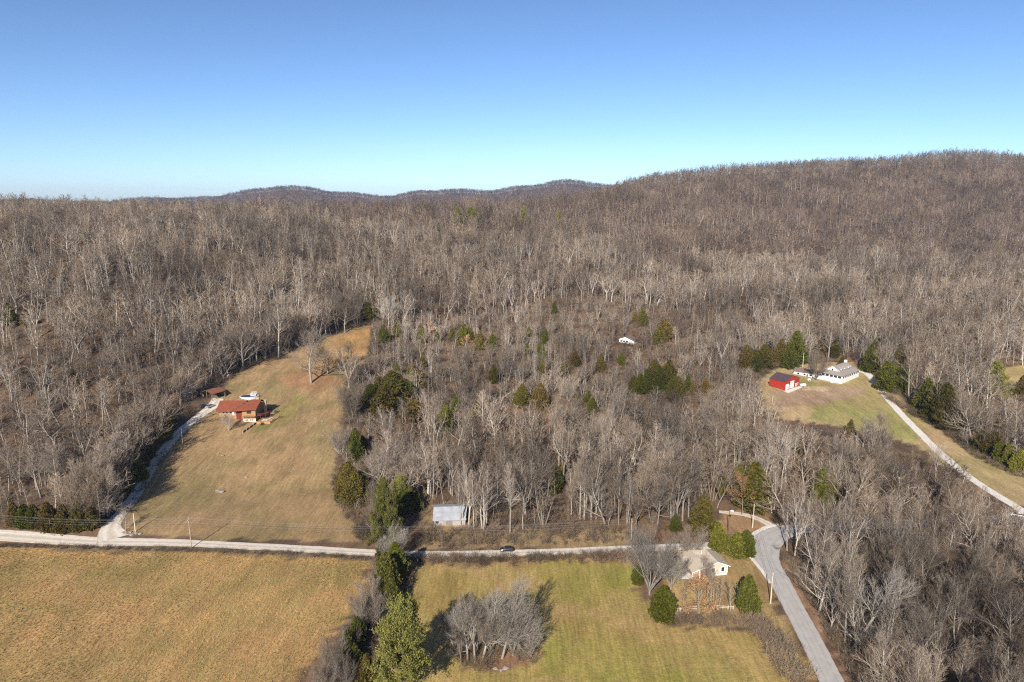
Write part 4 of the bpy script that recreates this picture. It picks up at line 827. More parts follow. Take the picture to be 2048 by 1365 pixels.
win(lh,2.3,0,3.5,1.9,1.3,fm=M['darkwood']); d_=MB().box(-5,-4.1,1.5,1.6,2.2,4.2).build('door',M['trim'],lh)
bd=MB().box(.6,6.2,-.5,-.06,-.6,.95).build('foundation_wall',M['trim'],lh); 
for x_ in (1.0,3.6): win(lh,x_,-.5,.25,1.9,.5,frame=False)
bal=MB(); bal.box(.4,6.2,-1.6,-.5,2.2,2.35); [bal.rbar((.4,-1.6,z_),(6.2,-1.6,z_),.08,.08) for z_ in (2.7,3.0,3.3)]; [bal.box(x_,x_+.12,-1.66,-1.54,-.6,3.35) for x_ in (.4,2.3,4.2,6.1)]; bal.build('balcony',M['log'],lh)
sb=MB(); sb.prism([(6.4,1,2.1),(8.2,.6,2.1),(11.4,5.0,2.1),(6.4,6.5,2.1)],[(6.4,1,2.28),(8.2,.6,2.28),(11.4,5.0,2.28),(6.4,6.5,2.28)])
for a,b in (((6.6,.95),(8.2,.6)),((8.2,.6),(11.4,5.0))):
    for z_ in (2.6,2.9,3.2): sb.rbar((*a,z_),(*b,z_),.09,.09)
for a in ((8.2,.6),(9.8,2.8),(11.4,5.0)): sb.box(a[0]-.08,a[0]+.08,a[1]-.08,a[1]+.08,-1,3.3)
sb.build('side_balcony',M['redwood'],lh)
dk=MB(); poly=[(6.5,-2.2),(13.2,-1.6),(15.4,4.6),(11.5,4.6),(8.5,.2)]; dk.prism([(a,b,-1.2) for a,b in poly],[(a,b,.02) for a,b in poly]); dko=dk.build('deck',M['deck'],lh)
gz=lambda x,y,dz=0:(x,y,hz(x,y)+dz)
for i,(x_,y_,rz) in enumerate(((10.6,-1.0,.05),(10.6,.5,.05),(12.3,2.4,1.2),(13.6,1.2,1.2))):
    q=empty('bench',(O[0]+x_,O[1]+y_+.3,O[2]+.03),rz,label=['Pale bench nearest the front edge of the log house deck','Pale bench second from the front on the log house deck','Pale bench near the back of the log house deck','Pale bench along the right edge of the log house deck'][i],cat='bench',group='benches on the log house deck')
    MB().box(-1.3,1.3,-.22,.22,.42,.48).build('seat',M['trim'] if i<3 else M['fence'],q); MB().box(-1.1,-1.0,-.2,.2,0,.42).build('leg',M['fence'],q); MB().box(1.0,1.1,-.2,.2,0,.42).build('leg',M['fence'],q)
for i,(a,b,s_) in enumerate(((444,812,1.0),(536,823,1.3),(552,826,1.1),(524,850,.9),(560,836,.9))):
    g=G(a,b); q_=np.random.RandomState(i); C_=q_.normal(0,.45,(160,3)); C_[:,2]=np.abs(C_[:,2])+.15; V_,Q_=leaves(q_,C_,unit(C_),.16,1.5,5,.12)
    o=link('garden_shrub',fast_mesh('garden_shrub',V_,quads=Q_,mats=[M['cedar'] if i%2 else M['brush']]),None,(g[0],g[1],g[2]-.1)); o.scale=(s_,s_,s_); tag(o,['Small round shrub at the left end of the log house','Shrub behind the timber deck, nearer the side balcony','Shrub at the back right corner of the timber deck','Low shrub at the front edge of the timber deck','Low shrub at the right end of the timber deck'][i],'shrub','shrubs round the log house')
# garden fence below the house
p0,p1=G(486,867),G(513,848); gf=empty('garden_fence',(p0[0],p0[1],p0[2]),math.atan2(p1[1]-p0[1],p1[0]-p0[0]),label='Low dark lattice fence with pale posts below the log house',cat='fence')
Lf=math.hypot(p1[0]-p0[0],p1[1]-p0[1]); dzf=(p1[2]-p0[2])/Lf
MB().prism([(0,-.03,.05),(Lf,-.03,.05+dzf*Lf),(Lf,.03,.05+dzf*Lf),(0,.03,.05)],[(0,-.03,.85),(Lf,-.03,.85+dzf*Lf),(Lf,.03,.85+dzf*Lf),(0,.03,.85)]).build('panel',M['darkwood'],gf)
for k in range(5): MB().box(Lf*k/4-.09,Lf*k/4+.09,-.12,.09,-.3+dzf*Lf*k/4,1.15+dzf*Lf*k/4).build('post',M['fence'],gf)
# above-ground pool and its white ladder deck
P=G(494,800); pl=empty('swimming_pool',(P[0],P[1]+3,hz(P[0],P[1]+3)-.1),R(10),label='Oval above-ground pool with a dark blue cover behind the log house',cat='pool')
ell=lambda a,b,z:[(a*math.cos(i*.2618),b*math.sin(i*.2618),z) for i in range(24)]
MB().loft([ell(4.4,2.8,-.6),ell(4.4,2.8,.7)]).build('wall',M['poolwall'],pl)
MB().loft([ell(4.2,2.6,.705),ell(4.2,2.6,.76)]).build('cover',M['pool'],pl)
rim=MB(); n_=24
A_=ell(4.55,2.95,.78);B_=ell(4.2,2.6,.78)
for i in range(24): j=(i+1)%24; rim.prism([(A_[i][0],A_[i][1],.68),(A_[j][0],A_[j][1],.68),(B_[j][0],B_[j][1],.68),(B_[i][0],B_[i][1],.68)],[A_[i],A_[j],B_[j],B_[i]])
rim.build('rim',M['trim'],pl)
P2=G(506,795); pd=empty('pool_deck',(P2[0],P2[1]+1,hz(P2[0],P2[1]+1)-.1),R(8),label='Small white railed platform beside the dark blue pool',cat='deck')
MB().box(-1.3,1.3,-1.2,1.2,0,1.15).build('platform',M['poolwall'],pd)
rl=MB(); [rl.box(x_-.04,x_+.04,y_-.04,y_+.04,1.15,2.2) for x_ in (-1.25,-.6,0,.6,1.25) for y_ in (-1.15,1.15)]; [rl.box(-1.25,1.25,y_-.03,y_+.03,2.15,2.23) for y_ in (-1.15,1.15)]; rl.build('railing',M['trim'],pd)
# carport
P=G(424,803); cp=empty('carport',(P[0]-1.6,P[1]+5.5,hz(P[0]-1.6,P[1]+5.5)-.2),R(-28),label='Open carport with half pale, half rusty tin roof at the end of the gravel driveway',cat='carport')
gr=MB(); gr.slab([(-4.2,-4,2.5),(0,-4,4.1),(0,4,4.1),(-4.2,4,2.5)],.1); gr.build('roof',M['tin'],cp,label='pale grey roof slope')
gr=MB(); gr.slab([(0,-4,4.1),(4.2,-4,2.5),(4.2,4,2.5),(0,4,4.1)],.1); gr.build('roof',M['rust'],cp,label='rusty brown roof slope')
for x_ in (-3.9,0,3.9):
    for y_ in (-3.7,3.7): MB().box(x_-.1,x_+.1,y_-.1,y_+.1,-1.5,2.45 if x_ else 3.95).build('post',M['greywood'],cp)
MB().box(-3.9,3.9,3.85,3.95,-1.5,2.4).build('back_wall',M['greywood'],cp); MB().box(-4.0,-1.8,-3.98,-3.9,-1.2,2.0).build('front_wall',M['log'],cp)
# ---------------------------------------------------------------- grey tin barn by the gravel road
P=G(866,1054); tb_=empty('tin_barn',(P[0],P[1],0),R(3),label='Old barn with a wide silvery tin roof beside the gravel road',cat='barn')
gable(.4,10.9,.6,12.4,-.3,2.2,4.1).build('wall',M['tinwall'],tb_); rf=groof(.4,10.9,.6,12.4,2.2,4.1,o=.5,t=.1); rf.build('roof',M['tin'],tb_)
MB().box(4.3,6.6,.48,.6,0,1.9).build('door',M['greywood'],tb_); MB().box(0.9,1.9,.5,.6,.9,1.7).build('window',M['glass'],tb_)
# ---------------------------------------------------------------- red barn
P=G(1569,781); th=R(38); rbn=empty('red_barn',(P[0],P[1],P[2]),th,label='Bright red metal barn with a dark plum roof and white doors',cat='barn')
gable(0,15.2,0,9.6,-.5,4.9,7.3,'y').build('wall',M['barnred'],rbn); groof(0,15.2,0,9.6,4.9,7.3,'y',o=.25,t=.12,lift=.14).build('roof',M['plum'],rbn)
for x_,w_,h_,nm in ((.9,3.0,3.1,'garage_door'),(5.7,3.7,4.2,'garage_door'),(11.2,1.0,2.2,'door')):
    d_=MB().box(x_,x_+w_,-.07,0,-.1,h_).build(nm,M['trim'],rbn)
    if nm=='door': MB().box(x_+.75,x_+.82,-.12,-.07,1.0,1.1).build('handle',M['dark'],d_)
win(rbn,13.2,0,1.1,.8,1.1); MB().box(4.6,4.9,-.06,0,.2,2.4).build('trim_board',M['trim'],rbn)
def flat_quad(name,px,lift,m_,**k):
    W=[G(*p) for p in px]; b=MB().prism([(x,y,z-.3) for x,y,z in W],[(x,y,z+lift) for x,y,z in W]); return b.build(name,m_,**k)
flat_quad('concrete_apron',[(1568,783),(1600,773),(1604,775),(1576,787)],.12,M['concrete'],kind='structure')
def tank(px,py,L,r_,rz,label):
    P=G(px,py); e=empty('storage_tank',(P[0],P[1],P[2]),rz,label=label,cat='tank')
    ring=lambda x,q:[(x,q*math.cos(i*.5236),q*math.sin(i*.5236)+r_+.35) for i in range(12)]
    MB().loft([ring(-L/2,r_*.35),ring(-L/2+.12,r_*.8),ring(-L/2+.35,r_),ring(L/2-.35,r_),ring(L/2-.12,r_*.8),ring(L/2,r_*.35)]).build('tank_body',M['trim'],e,smooth=False)
    for s in (-1,1): MB().box(s*L*.28-.1,s*L*.28+.1,-r_*.7,r_*.7,-.1,.45).build('support',M['block'],e)
    MB().tube((0,0,2*r_+.3),(0,0,2*r_+.55),.16,.14).build('lid',M['trim'],e)
tank(1606,774,3.3,.75,R(10),'Long white tank lying beside the red barn'); tank(1618,762,1.9,.45,R(0),'Small white gas tank on the grass between barn and farmhouse')
# ---------------------------------------------------------------- white farmhouse with the wrap-around porch
P=G(1683,768.5); wh=empty('farmhouse',(P[0],P[1],P[2]),R(40.5),label='White farmhouse with a glazed wrap-around porch, three dormers and a grey roof',cat='house')
MB().prism([(0,0,-.8),(22.5,0,-.8),(22.5,12.5,-.8),(0,12.5,-.8)],[(0,0,4.55),(22.5,0,4.55),(22.5,12.5,4.55),(0,12.5,4.55)]).build('porch_wall',M['white'],wh)
for i in range(9): win(wh,.4+i*2.42,0,3.0,1.95,1.25)
for i in range(5): win(wh,0,.45+i*2.4,3.0,1.95,1.25,face='-x')
pr_=MB(); e_=.5; z0,z1=4.62,6.1
o4=[(-e_,-e_),(22.5+e_,-e_),(22.5+e_,12.5+e_),(-e_,12.5+e_)]; i4=[(3.6,3.4),(20.5,3.4),(20.5,11.5),(3.6,11.5)]
for i in range(4):
    j=(i+1)%4; pr_.slab([(*o4[i],z0),(*o4[j],z0),(*i4[j],z1),(*i4[i],z1)],.14)
pr_.build('porch_roof',M['shingle'],wh)
gable(3.8,20.3,3.6,11.4,4.5,6.4,8.5).build('wall',M['white'],wh); groof(3.8,20.3,3.6,11.4,6.4,8.5,o=.4).build('roof',M['shingle'],wh)
win(wh,3.8,7.0,6.0,1.0,1.1,face='-x')
gk=MB()
for a,b in (((3.2,6.25),(7.5,8.55)),((7.5,8.55),(11.8,6.25))): gk.rbar((3.36,a[0],a[1]),(3.36,b[0],b[1]),.08,.24)
gk.build('bargeboard',M['trim'],wh)
for k,(x_,w_) in enumerate(((6.6,1.9),(11.0,1.9),(15.6,3.2))):
    dm=gable(x_,x_+w_,3.5,7.0,5.9,7.3,7.95,'y').build('dormer',M['white'],wh); groof(x_,x_+w_,3.5,7.0,7.3,7.95,'y',o=.2,t=.1,lift=.1).build('dormer_roof',M['shingle'],dm); win(dm,x_+w_/2-.4,3.5,6.3,.8,.9,frame=False)
c_=MB().box(20.0,21.4,7.0,8.3,5,9.7).build('chimney',M['trim'],wh); 
st=MB(); [st.box(-.9-.3*k,-.6-.3*k,4.0,5.6,-.6,1.2-.3*k) for k in range(4)]; st.build('steps',M['block'],wh)
# long low wing to the left
P=G(1646,760); an=empty('annex',(P[0],P[1],P[2]-.3),R(139.5)-R(0),label='Long low white wing with dark windows behind the bare tree, left of the farmhouse',cat='building')
gable(1,17,-6.5,0,-.4,2.9,4.4).build('wall',M['white'],an); groof(1,17,-6.5,0,2.9,4.4,o=.4).build('roof',M['brown'],an)
for x_ in (3,6.5,10,13.6): win(an,x_,0,1.2,1.3,1.1,face='+y')
MB().box(8.6,9.5,0,.06,0,2.1).build('door',M['darkwood'],an)
# ---------------------------------------------------------------- white house hidden in the trees
p0,p1=G(1238,684),G(1268,690); L_=math.hypot(p1[0]-p0[0],p1[1]-p0[1]); hw=empty('hidden_house',(p0[0],p0[1],p1[2]-.3),math.atan2(p1[1]-p0[1],p1[0]-p0[0]),label='Small white gabled house with a brown roof half hidden in the bare woods',cat='house')
xr=L_*.42; z_e=3.6
MB().prism([(0,0,-1),(L_,0,-1),(L_,0,2.9),(xr,0,5.2),(0,0,z_e)],[(0,8,-1),(L_,8,-1),(L_,8,2.9),(xr,8,5.2),(0,8,z_e)]).build('wall',M['white'],hw)
r_=MB(); r_.slab([(-.5,-.5,3.55),(xr,-.5,5.38),(xr,8.5,5.38),(-.5,8.5,3.55)],.14); r_.slab([(xr,-.5,5.38),(L_+.5,-.5,2.85),(L_+.5,8.5,2.85),(xr,8.5,5.38)],.14); r_.build('roof',M['brown'],hw)
for x_ in (1.0,3.1,5.2): win(hw,x_,0,1.5,1.3,1.2)
# ---------------------------------------------------------------- beige house by the bend
P=G(1401,1156); bh=empty('beige_house',(P[0],P[1],0),R(12),label='Beige house with a tan shingle roof and white trim beside the road bend',cat='house')
MB().box(0,8.6,0,8,-.3,.65).build('foundation_wall',M['block'],bh)
w1=MB(); w1.prism([(0,.03,.65),(8.6,.03,.65),(8.6,.03,3.1),(5.2,.03,4.55),(0,.03,2.9)],[(0,8,.65),(8.6,8,.65),(8.6,8,3.1),(5.2,8,4.55),(0,8,2.9)]); w1.build('wall',M['tansiding'],bh)
MB().box(-.02,2.9,-.06,.03,.65,2.85).build('brick_wall',M['brick'],bh)
w2=MB(); w2.box(-2.2,-.04,1.2,9.5,-.3,2.6); w2.build('side_wall',M['brick'],bh)
rf=MB(); rf.slab([(-3.0,-.5,2.35),(5.2,-.5,4.78),(5.2,7.0,4.78),(1.2,10.6,3.1),(-3.0,10.6,2.35)],.15)
rf.slab([(5.2,-.5,4.78),(9.2,-.5,3.05),(9.2,8.6,3.05),(5.2,7.0,4.78)],.15); rf.prism([(5.2,7.0,4.62),(9.2,8.6,2.9),(1.2,10.6,2.95)],[(5.2,7.0,4.78),(9.2,8.6,3.05),(1.2,10.6,3.1)]); rf.build('roof',M['tanshingle'],bh)
bb=MB()
for a,b in (((-3.0,2.33),(5.2,4.76)),((5.2,4.76),(9.2,3.03))):
    bb.prism([(a[0],-.58,a[1]-.22),(b[0],-.58,b[1]-.22),(b[0],-.58,b[1]),(a[0],-.58,a[1])],[(a[0],-.5,a[1]-.22),(b[0],-.5,b[1]-.22),(b[0],-.5,b[1]),(a[0],-.5,a[1])])
bb.build('bargeboard',M['trim'],bh); MB().box(8.45,8.66,-.03,.1,.65,3.0).build('corner_board',M['trim'],bh)
win(bh,3.5,.03,1.35,1.0,1.3); win(bh,6.6,.03,1.35,1.0,1.3)
sh=MB(); [sh.box(x_,x_+.35,-.03,.03,1.3,2.7) for x_ in (3.0,4.65,6.1,7.75)]; sh.build('shutters',M['trim'],bh)
win(bh,-1.8,1.2,1.1,1.2,1.1); MB().box(-2.9,-2.75,-.35,-.2,-.3,2.3).build('porch_post',M['trim'],bh); MB().box(-.6,-.45,-.35,-.2,-.3,2.9).build('porch_post',M['trim'],bh)
MB().tube((3.4,6.5,3.9),(3.4,6.5,4.9),.12).build('vent_pipe',M['trim'],bh)
flat_quad('patio',[(1345,1135),(1386,1130),(1392,1158),(1352,1158)],.10,M['concrete'],kind='structure'); flat_quad('parking_pad',[(1355,1104),(1386,1103),(1389,1114),(1362,1114)],.10,M['concrete'],kind='structure')
def rail(name,a,b,label,hgt=1.1,n=5,m_='fence',rails=(.45,.9),cat='fence',panel=False,group=None):
    p0,p1=G(*a),G(*b); L=math.hypot(p1[0]-p0[0],p1[1]-p0[1]); e=empty(name,p0,math.atan2(p1[1]-p0[1],p1[0]-p0[0]),label=label,cat=cat,group=group); s=(p1[2]-p0[2])/max(L,.1)
    for k in range(n): x_=L*k/(n-1); MB().box(x_-.08,x_+.08,-.08,.08,-.3+s*x_,hgt+s*x_).build('post',M[m_],e)
    if panel: MB().prism([(.08,-.03,.05),(L-.08,-.03,.05+s*L),(L-.08,.03,.05+s*L),(.08,.03,.05)],[(.08,-.03,hgt-.08),(L-.08,-.03,hgt-.08+s*L),(L-.08,.03,hgt-.08+s*L),(.08,.03,hgt-.08)]).build('panel',M[m_],e)
    else:
        for z_ in rails: MB().rbar((0,-.11,z_),(L,-.11,z_+s*L),.07,.12).build('rail',M[m_],e)
    return e
P=G(1326,1152); gs=empty('garden_shed',(P[0],P[1],P[2]),R(14),label='Small white shed with a brown roof behind the branches left of the beige house',cat='shed')
gable(0,4.2,0,3.4,-.2,2.0,2.9).build('wall',M['trim'],gs); groof(0,4.2,0,3.4,2.0,2.9,o=.3,t=.1,lift=.12).build('roof',M['brown'],gs)
MB().box(-.36,-.30,-.3,3.7,1.75,2.12).build('fascia_or_shade_strip',M['trim'],gs); MB().box(-.3,4.5,-.42,-.32,1.72,1.98).build('fascia_or_shade_strip',M['trim'],gs); MB().box(1.6,2.5,-.05,0,0,1.8).build('door',M['greywood'],gs)
rail('rail_fence',(1350,1224),(1392,1219),'Pale two-rail fence between the round cedar and the rusty leafed oak',group='rail fences in front of the beige house'); rail('rail_fence',(1425,1217),(1466,1219),'Pale two-rail fence just left of the large cedar by the paved road',group='rail fences in front of the beige house')
# ---------------------------------------------------------------- poles, lamps, wires
TOPS={}
def pole(key,bx_,by_,h_,label,m_='pole',arm=True,x=None):
    g=G(bx_,by_) if x is None else (*x,hz(*x)); e=empty('utility_pole',(g[0],g[1],g[2]),label=label,cat='utility pole',group='wooden utility poles')
    MB().tube((0,0,-.5),(0,0,h_),.17,.11,10).build('pole',M[m_],e)
    if arm:
        MB().box(-.06,.06,-.75,.75,h_-.75,h_-.62).build('crossarm',M['pole'],e)
        for y_ in (-.65,.65): MB().tube((0,y_,h_-.62),(0,y_,h_-.40),.05,.07,8).build('insulator',M['poolwall'],e)
    MB().tube((0,0,h_),(0,0,h_+.2),.05,.07,8).build('insulator',M['poolwall'],e)
    TOPS[key]=(g[0],g[1],g[2]+h_); return e
pole('a',0,0,10,'Utility pole on the left beyond the cedar row',x=(-186,207)); pole('b',383,1097,10.6,'Utility pole at the field edge beside the gravel road, casting a long shadow'); pole('c',1262,1090,9,'Utility pole by the gravel road half hidden behind the fan-shaped bushy tree')
pole('d',1505,1056,8.6,'Pale utility pole on the tan slope above the road bend','palepole',arm=False); pole('e',1541,1207,9.3,'Pale utility pole on the verge beside the lower paved road','palepole',arm=False)
pole('g',271,1064,6.6,'Short pale pole beside the mouth of the gravel driveway','palepole',arm=False); pole('h',366,892,7.5,'Thin pole on the lawn side of the shaded gravel driveway',arm=False); pole('i',1764,770,9.5,'Pale pole with a lamp beside the upper concrete driveway','palepole',arm=False)
pole('j',1605,738,10,'Pale pole behind the low white wing','palepole',arm=False)
tz=TOPS['i']; 
def yard_lamp(x,y,z,label,s=1.0,pole_h=None):
    e=empty('yard_lamp',(x,y,z),label=label,cat='lamp')
    if pole_h: MB().tube((0,0,-.4-pole_h),(0,0,.3),.13,.10,8).build('lamp_post',M['darkwood'],e)
    MB().tube((0,0,.1),(.55*s,-.2,.2),.04).build('arm',M['rim'],e)
    MB().loft([[(.55*s+r_*math.cos(i*.7854),-.2+r_*math.sin(i*.7854),z_) for i in range(8)] for r_,z_ in ((.12*s,.35),(.34*s,.15),(.30*s,-.15),(.14*s,-.30))]).build('lamp_shade',M['lamp'],e)
yard_lamp(tz[0]+.1,tz[1]-.15,tz[2]-1.6,'White lamp on the pale pole by the concrete driveway'); g=G(1456,1066); yard_lamp(g[0],g[1],g[2]+8.0,'White yard lamp on a dark post above the two-track gravel path',1.6,8.0)
def wire(a,b,sag,label,group,dy=0,r_=.014):
    a=Vector(a)+Vector((0,dy,0)); b=Vector(b)+Vector((0,dy,0)); P_=np.array([[tuple(a.lerp(b,t)+Vector((0,0,-sag*4*t*(1-t)))) for t in np.linspace(0,1,25)]]); V,Q,_=tubes([(P_,np.full((1,25),r_),4,0)])
    o=link('overhead_wire',fast_mesh('overhead_wire',V,quads=Q,mats=[M['wire']])); tag(o,label,'wire',group)
for dy,dz,nm in ((-.65,-.4,'nearer'),(.65,-.4,'farther'),(0,.2,'topmost'),(0,-1.6,'lowest')):
    for k1,k2,nn in (('a','b','over the cedar row and the brown verge at the left'),('b','c','along the gravel road past the big pine')):
        p_,q_=Vector(TOPS[k1])+Vector((0,0,dz)),Vector(TOPS[k2])+Vector((0,0,dz)); wire(p_,q_,2.2 if k1=='a' else 3.0,'Thin %s overhead wire strung %s'%(nm,nn),'wires along the gravel road',dy)
T5=Vector(TOPS['e']); T4=Vector(TOPS['d']); off=T5+(T5-T4).normalized()*70+Vector((0,0,1))
pole('f',0,0,9.3,'Pale utility pole farther down the paved road','palepole',arm=False,x=(off.x,off.y)); T6=Vector(TOPS['f'])
for s,nm in ((-.25,'left'),(.25,'right')):
    sx=Vector((s,0,0)); wire(T4+sx,T5+sx,1.1,'%s wire from the pole on the slope to the pole beside the paved road'%nm.capitalize(),'wires over the paved road',r_=.028); wire(T5+sx,T6+sx,1.4,'%s wire running from the roadside pole towards the bottom of the frame'%nm.capitalize(),'wires over the paved road',r_=.028)
T8=Vector(TOPS['h']); T7=Vector(TOPS['g']); wire(T8,T7,2.0,'Single sagging wire between the driveway pole and the short pole by its mouth','driveway wires'); wire(T7,Vector(TOPS['b'])+Vector((0,0,-1.2)),.8,'Single wire from the short driveway pole to the roadside pole','driveway wires')
# ---------------------------------------------------------------- vehicles
def car(px,py,rz,paint,label,kind='car',x=None):
    g=G(px,py); e=empty('parked_car',(g[0],g[1],g[2]+.12),rz,label=label,cat='car')
    L=4.6; st=[(-2.3,.42,.72,.78),(-2.22,.32,.82,.86),(-1.5,.28,.98,.90),(-.6,.28,1.0,.91),(.5,.28,.98,.91),(1.2,.28,.92,.90),(1.9,.30,.82,.86),(2.25,.36,.68,.76)]
    rg=lambda x,zb,zt,w_:[(x,-w_*.92,zb),(x,-w_,zb+.18),(x,-w_,zt-.16),(x,-w_*.90,zt),(x,w_*.90,zt),(x,w_,zt-.16),(x,w_,zb+.18),(x,w_*.92,zb)]
    MB().loft([rg(*s) for s in st]).build('body',paint,e,smooth=False)
    cb=[(-2.0,.98,.97,.74),(-1.45,.96,1.40,.66),(-.4,.97,1.46,.67),(.35,.97,1.42,.66),(1.1,.93,.97,.74)]
    rc=lambda x,zb,zt,w_:[(x,-w_*1.12,zb-.06),(x,-w_,zt),(x,w_,zt),(x,w_*1.12,zb-.06)]
    MB().loft([rc(*s) for s in cb]).build('windows',M['glass'],e); MB().loft([[(x,-w_,zt+.005),(x,-w_,zt+.05),(x,w_,zt+.05),(x,w_,zt+.005)] for x,zt,w_ in ((-1.5,1.40,.62),(-.4,1.46,.66),(.40,1.41,.62))]).build('roof',paint,e)
    for x_ in (-1.42,1.38):
        for s in (-1,1):
            w0=MB().tube((x_,s*.70,.33),(x_,s*.93,.33),.33,.33,16).build('wheel',M['tyre'],e); MB().tube((x_,s*.925,.33),(x_,s*.945,.33),.21,.19,12).build('rim',M['rim'],w0)
    for s in (-1,1): MB().box(2.18,2.30,s*.62-.16,s*.62+.16,.52,.66).build('headlight',M['lamp'],e); MB().box(-2.33,-2.24,s*.62-.14,s*.62+.14,.60,.74).build('taillight',M['barnred'],e)
M['carblack']=mat('black_paint',(.012,.014,.018),(.010,.012,.016),rough=.25,spec=.6); M['carsilver']=mat('silver_paint',(.55,.58,.62),(.52,.55,.59),rough=.25,metal=.5,spec=.6); M['carwhite']=mat('white_paint',(.80,.80,.80),(.78,.78,.78),rough=.3,spec=.6); M['cargrey']=mat('dark_grey_paint',(.06,.065,.07),rough=.3,spec=.6)
car(1013,1103,R(183),M['carblack'],'Black car stopped on the gravel road beside the brushy verge'); car(421,815,R(65),M['carsilver'],'Silver car parked at the end of the driveway beside the log house'); car(405,815,R(80),M['cargrey'],'Dark car parked in the shade left of the silver one')
car(2034,1034,R(150),M['carwhite'],'White car by the foot of the long concrete driveway')
# mailbox
g=G(1489,1075); mbx=empty('mailbox',g,R(20),label='White mailbox on a post by the inside of the road bend',cat='mailbox'); MB().box(-.06,.06,-.06,.06,-.2,1.0).build('post',M['darkwood'],mbx); MB().loft([[(x_,-.13,1.0),(x_,-.13,1.22),(x_,0,1.34),(x_,.13,1.22),(x_,.13,1.0)] for x_ in (-.3,.3)]).build('box',M['trim'],mbx)
# ---------------------------------------------------------------- boulders
import bmesh
def boulder(px,py,s,label,group,seed):
    g=G(px,py); bm=bmesh.new(); bmesh.ops.create_icosphere(bm,subdivisions=2,radius=1); q=random.Random(seed)
    k=[(q.uniform(-1,1),q.uniform(-1,1),q.uniform(-1,1)) for _ in range(5)]
    for v in bm.verts: f_=1+sum(.16*math.sin(3*(v.co.x*a+v.co.y*b+v.co.z*c)+i) for i,(a,b,c) in enumerate(k)); v.co*=f_; v.co.x*=1.3; v.co.z*=.55
    me=bpy.data.meshes.new('boulder'); bm.to_mesh(me); bm.free(); me.materials.append(M['rock']); o=link('boulder',me,None,(g[0],g[1],g[2]+s*.18),q.uniform(0,6)); o.scale=(s,s,s); tag(o,label,'boulder',group)
for i,(a,b,s) in enumerate([(246,1066,.5),(252,1068,.7),(259,1066,.6),(266,1069,.8),(273,1067,.6),(280,1068,.55)]): boulder(a,b,s,['Leftmost','Second from the left','Third from the left','Fourth from the left','Fifth from the left','Rightmost'][i]+' pale boulder in the row beside the driveway mouth','boulders at the driveway mouth',i)
for i,(a,b,s) in enumerate([(436,982,.6),(443,985,.75),(445,912,.7),(437,908,.5),(493,955,.45),(402,939,.4),(645,843,.5),(633,838,.4)]): boulder(a,b,s,'Pale limestone '+['outcrop, left one of the pair low on the log house lawn','outcrop, right one of the pair low on the log house lawn','boulder, right of two in the middle of the lawn','boulder, left of two in the middle of the lawn','stone, smallest, alone right of the lawn middle','stone lying nearest the driveway on the lawn','stone, right of two on the upper lawn','stone, left of two on the upper lawn'][i],'stones on the lawn',10+i)
for i,(a,b,s) in enumerate([(56,887,.8),(64,884,.9),(74,882,1.0),(82,880,.9)]): boulder(a,b,s,['Leftmost','Second','Third','Rightmost'][i]+' boulder of the stone row in the left wood','boulders in the left wood',30+i)
for i,(a,b,s) in enumerate([(992,1338,.5),(1012,1336,.6),(1003,1341,.4)]): boulder(a,b,s,['Left','Right','Nearest'][i]+' pale stone of three at the foot of the tree clump','stones under the tree clump',40+i)
# ---------------------------------------------------------------- labels for the many trees: where each stands and its rank there
def region(o):
    x,y=o['x'],o['y']; c,r,_=[float(q) for q in project(np.array([x]),np.array([y]),H(np.array([x]),np.array([y])))]
    if x<-60 and y>=205:
        if inpoly([x],[y],CL['lawn_left'])[0]: return 'on the brown lawn by the log house'
        if y<222 and c<260: return 'at the left end of the road'
        if y<262: return 'low in the wood left of the driveway'
        if y<310: return 'halfway up the wood left of the driveway'
        if c<440: return 'on the hillside behind the carport'
        return 'at the forest edge above the log house lawn' if c<760 else 'right of the log house lawn'
    if c<700 and y<206: return 'in the hedge between the fields'
    if c<875 and y<206: return 'in the hedge between the fields'
    if c<1200 and y<190: return 'in the clump in the green field'
    if y<206 and c<1535: return 'around the beige house'
    if c>=1535 and y<150: return 'in the bottom right corner wood'
    if c>=1560 and y<180: return 'right of the lower paved road' if c<1800 else 'at the lower right frame edge'
    if c>=1560 and y<206: return 'just right of the road bend' if c<1800 else 'right of the bend near the frame edge'
    if c>=1540 and y<235: return 'behind the road bend' if c<1800 else 'by the foot of the concrete driveway'
    if c>=1530 and y<300: return 'below the white farmhouse lawn'
    if c>=1740: return 'right of the concrete driveway'
    if c>=1530 and y<372: return 'near the red barn'
    if c>=1480: return 'behind the farmhouse and red barn'
    if y<232: return 'beside the grey tin barn' if c<980 else ('behind the black car' if c<1250 else 'behind the beige house')
    if y<262: return 'behind the tin barn' if c<1000 else ('above the gravel road' if c<1300 else 'left of the gravel path')
    if y<330: return 'below the log house lawn edge' if c<900 else ('below the reddish scrub' if c<1250 else 'below the red barn')
    if y<420: return 'right of the log house lawn' if c<900 else ('in the mid valley young wood' if c<1200 else 'in the woods left of the barn')
    return 'by the hidden white house' if 1180<c<1400 and y<520 else ('above the log house lawn' if c<1100 and y<600 else 'on the crest of the middle hill')
def sector(c):
    return 'far left' if c<120 else None
FD={'poplar':'straight bare','oak':'spreading bare','fork':'forked bare','slender':'thin bare','broom':'fan-shaped bare','stems':'many-stemmed bare'}
ORD=['','second','third','fourth','fifth','sixth','seventh','eighth','ninth','tenth']
def size_word(h,hs):
    return None
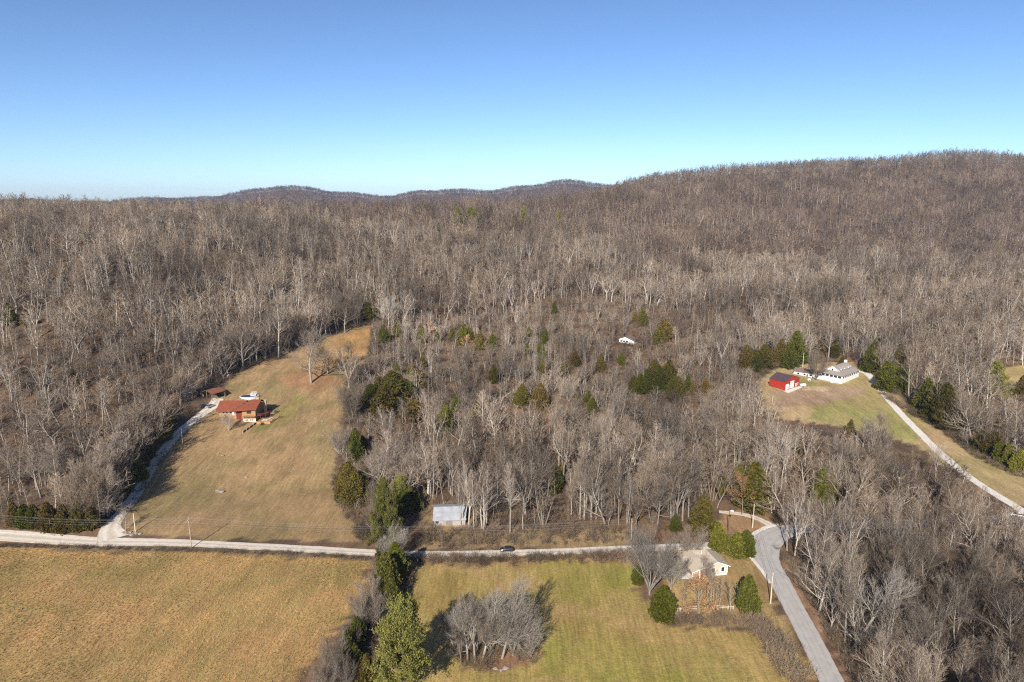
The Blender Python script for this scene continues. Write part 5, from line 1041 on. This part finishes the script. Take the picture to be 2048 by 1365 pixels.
def label_all(L,desc,cat):
    groups={}
    for o in L:
        c=float(project(np.array([o['x']]),np.array([o['y']]),H(np.array([o['x']]),np.array([o['y']])))[0][0]); o['c']=c
        groups.setdefault((region(o),desc(o)),[]).append(o)
    for (rg,ds),os_ in groups.items():
        # deep groups are cut into a nearer and a farther row, so that ranks stay small
        os_.sort(key=lambda o:o['y']); rows=[os_]
        if len(os_)>7:
            k=math.ceil(len(os_)/6); s=math.ceil(len(os_)/k); rows=[os_[i:i+s] for i in range(0,len(os_),s)]
        rn=['nearest row','second row','third row','fourth row','fifth row','sixth row','seventh row','back row','last row','ninth row','tenth row']
        for ri,row in enumerate(rows):
            row.sort(key=lambda o:o['c']); n=len(row)
            where=rg if len(rows)==1 else rg+', '+rn[min(ri,10)]
            for i,o in enumerate(row):
                if n==1: a='the only '+ds if len(rows)==1 else 'single '+ds
                elif i==0: a='leftmost '+ds
                elif i==n-1: a='rightmost '+ds
                else: a=ORD[i]+' from left '+ds if i<9 else 'inner '+ds
                tag(o['o'],(a[0].upper()+a[1:]+' tree '+where) if 0 else a+' tree '+where,cat,cat_group(o,rg))
def cat_group(o,rg): return ('bare trees ' if o['form'] in FD else {'cedar':'cedars ','pine':'pines ','oak_leaf':'oaks '}.get(o['form'],'trees '))+rg
label_all(TREES,lambda o:FD[o['form']],'tree')
for o in EV:
    if o['form']=='oak': o['form']='oak_leaf'
def evd(o):
    if o['form']=='pine': return 'shaggy green pine'
    if o['form']=='oak_leaf': return 'rusty leafed oak'
    return 'small green cedar' if o['h']<6 else ('tall green cedar' if o['h']>10 else 'mid green cedar')
label_all(EV,evd,'tree')

# ---------------------------------------------------------------- the air: one even box of haze round everything
hm=bpy.data.materials.new('haze'); hm.use_nodes=True; t=hm.node_tree; t.nodes.clear()
ho=t.nodes.new('ShaderNodeOutputMaterial'); pv=t.nodes.new('ShaderNodeVolumePrincipled'); pv.inputs['Color'].default_value=(.62,.73,1,1); pv.inputs['Density'].default_value=4.6e-5; pv.inputs['Anisotropy'].default_value=0.0
t.links.new(pv.outputs[0],ho.inputs['Volume'])
hb=MB().box(-10500,10500,-700,9300,-12,262); o=hb.build('haze',hm); tag(o,kind='stuff')
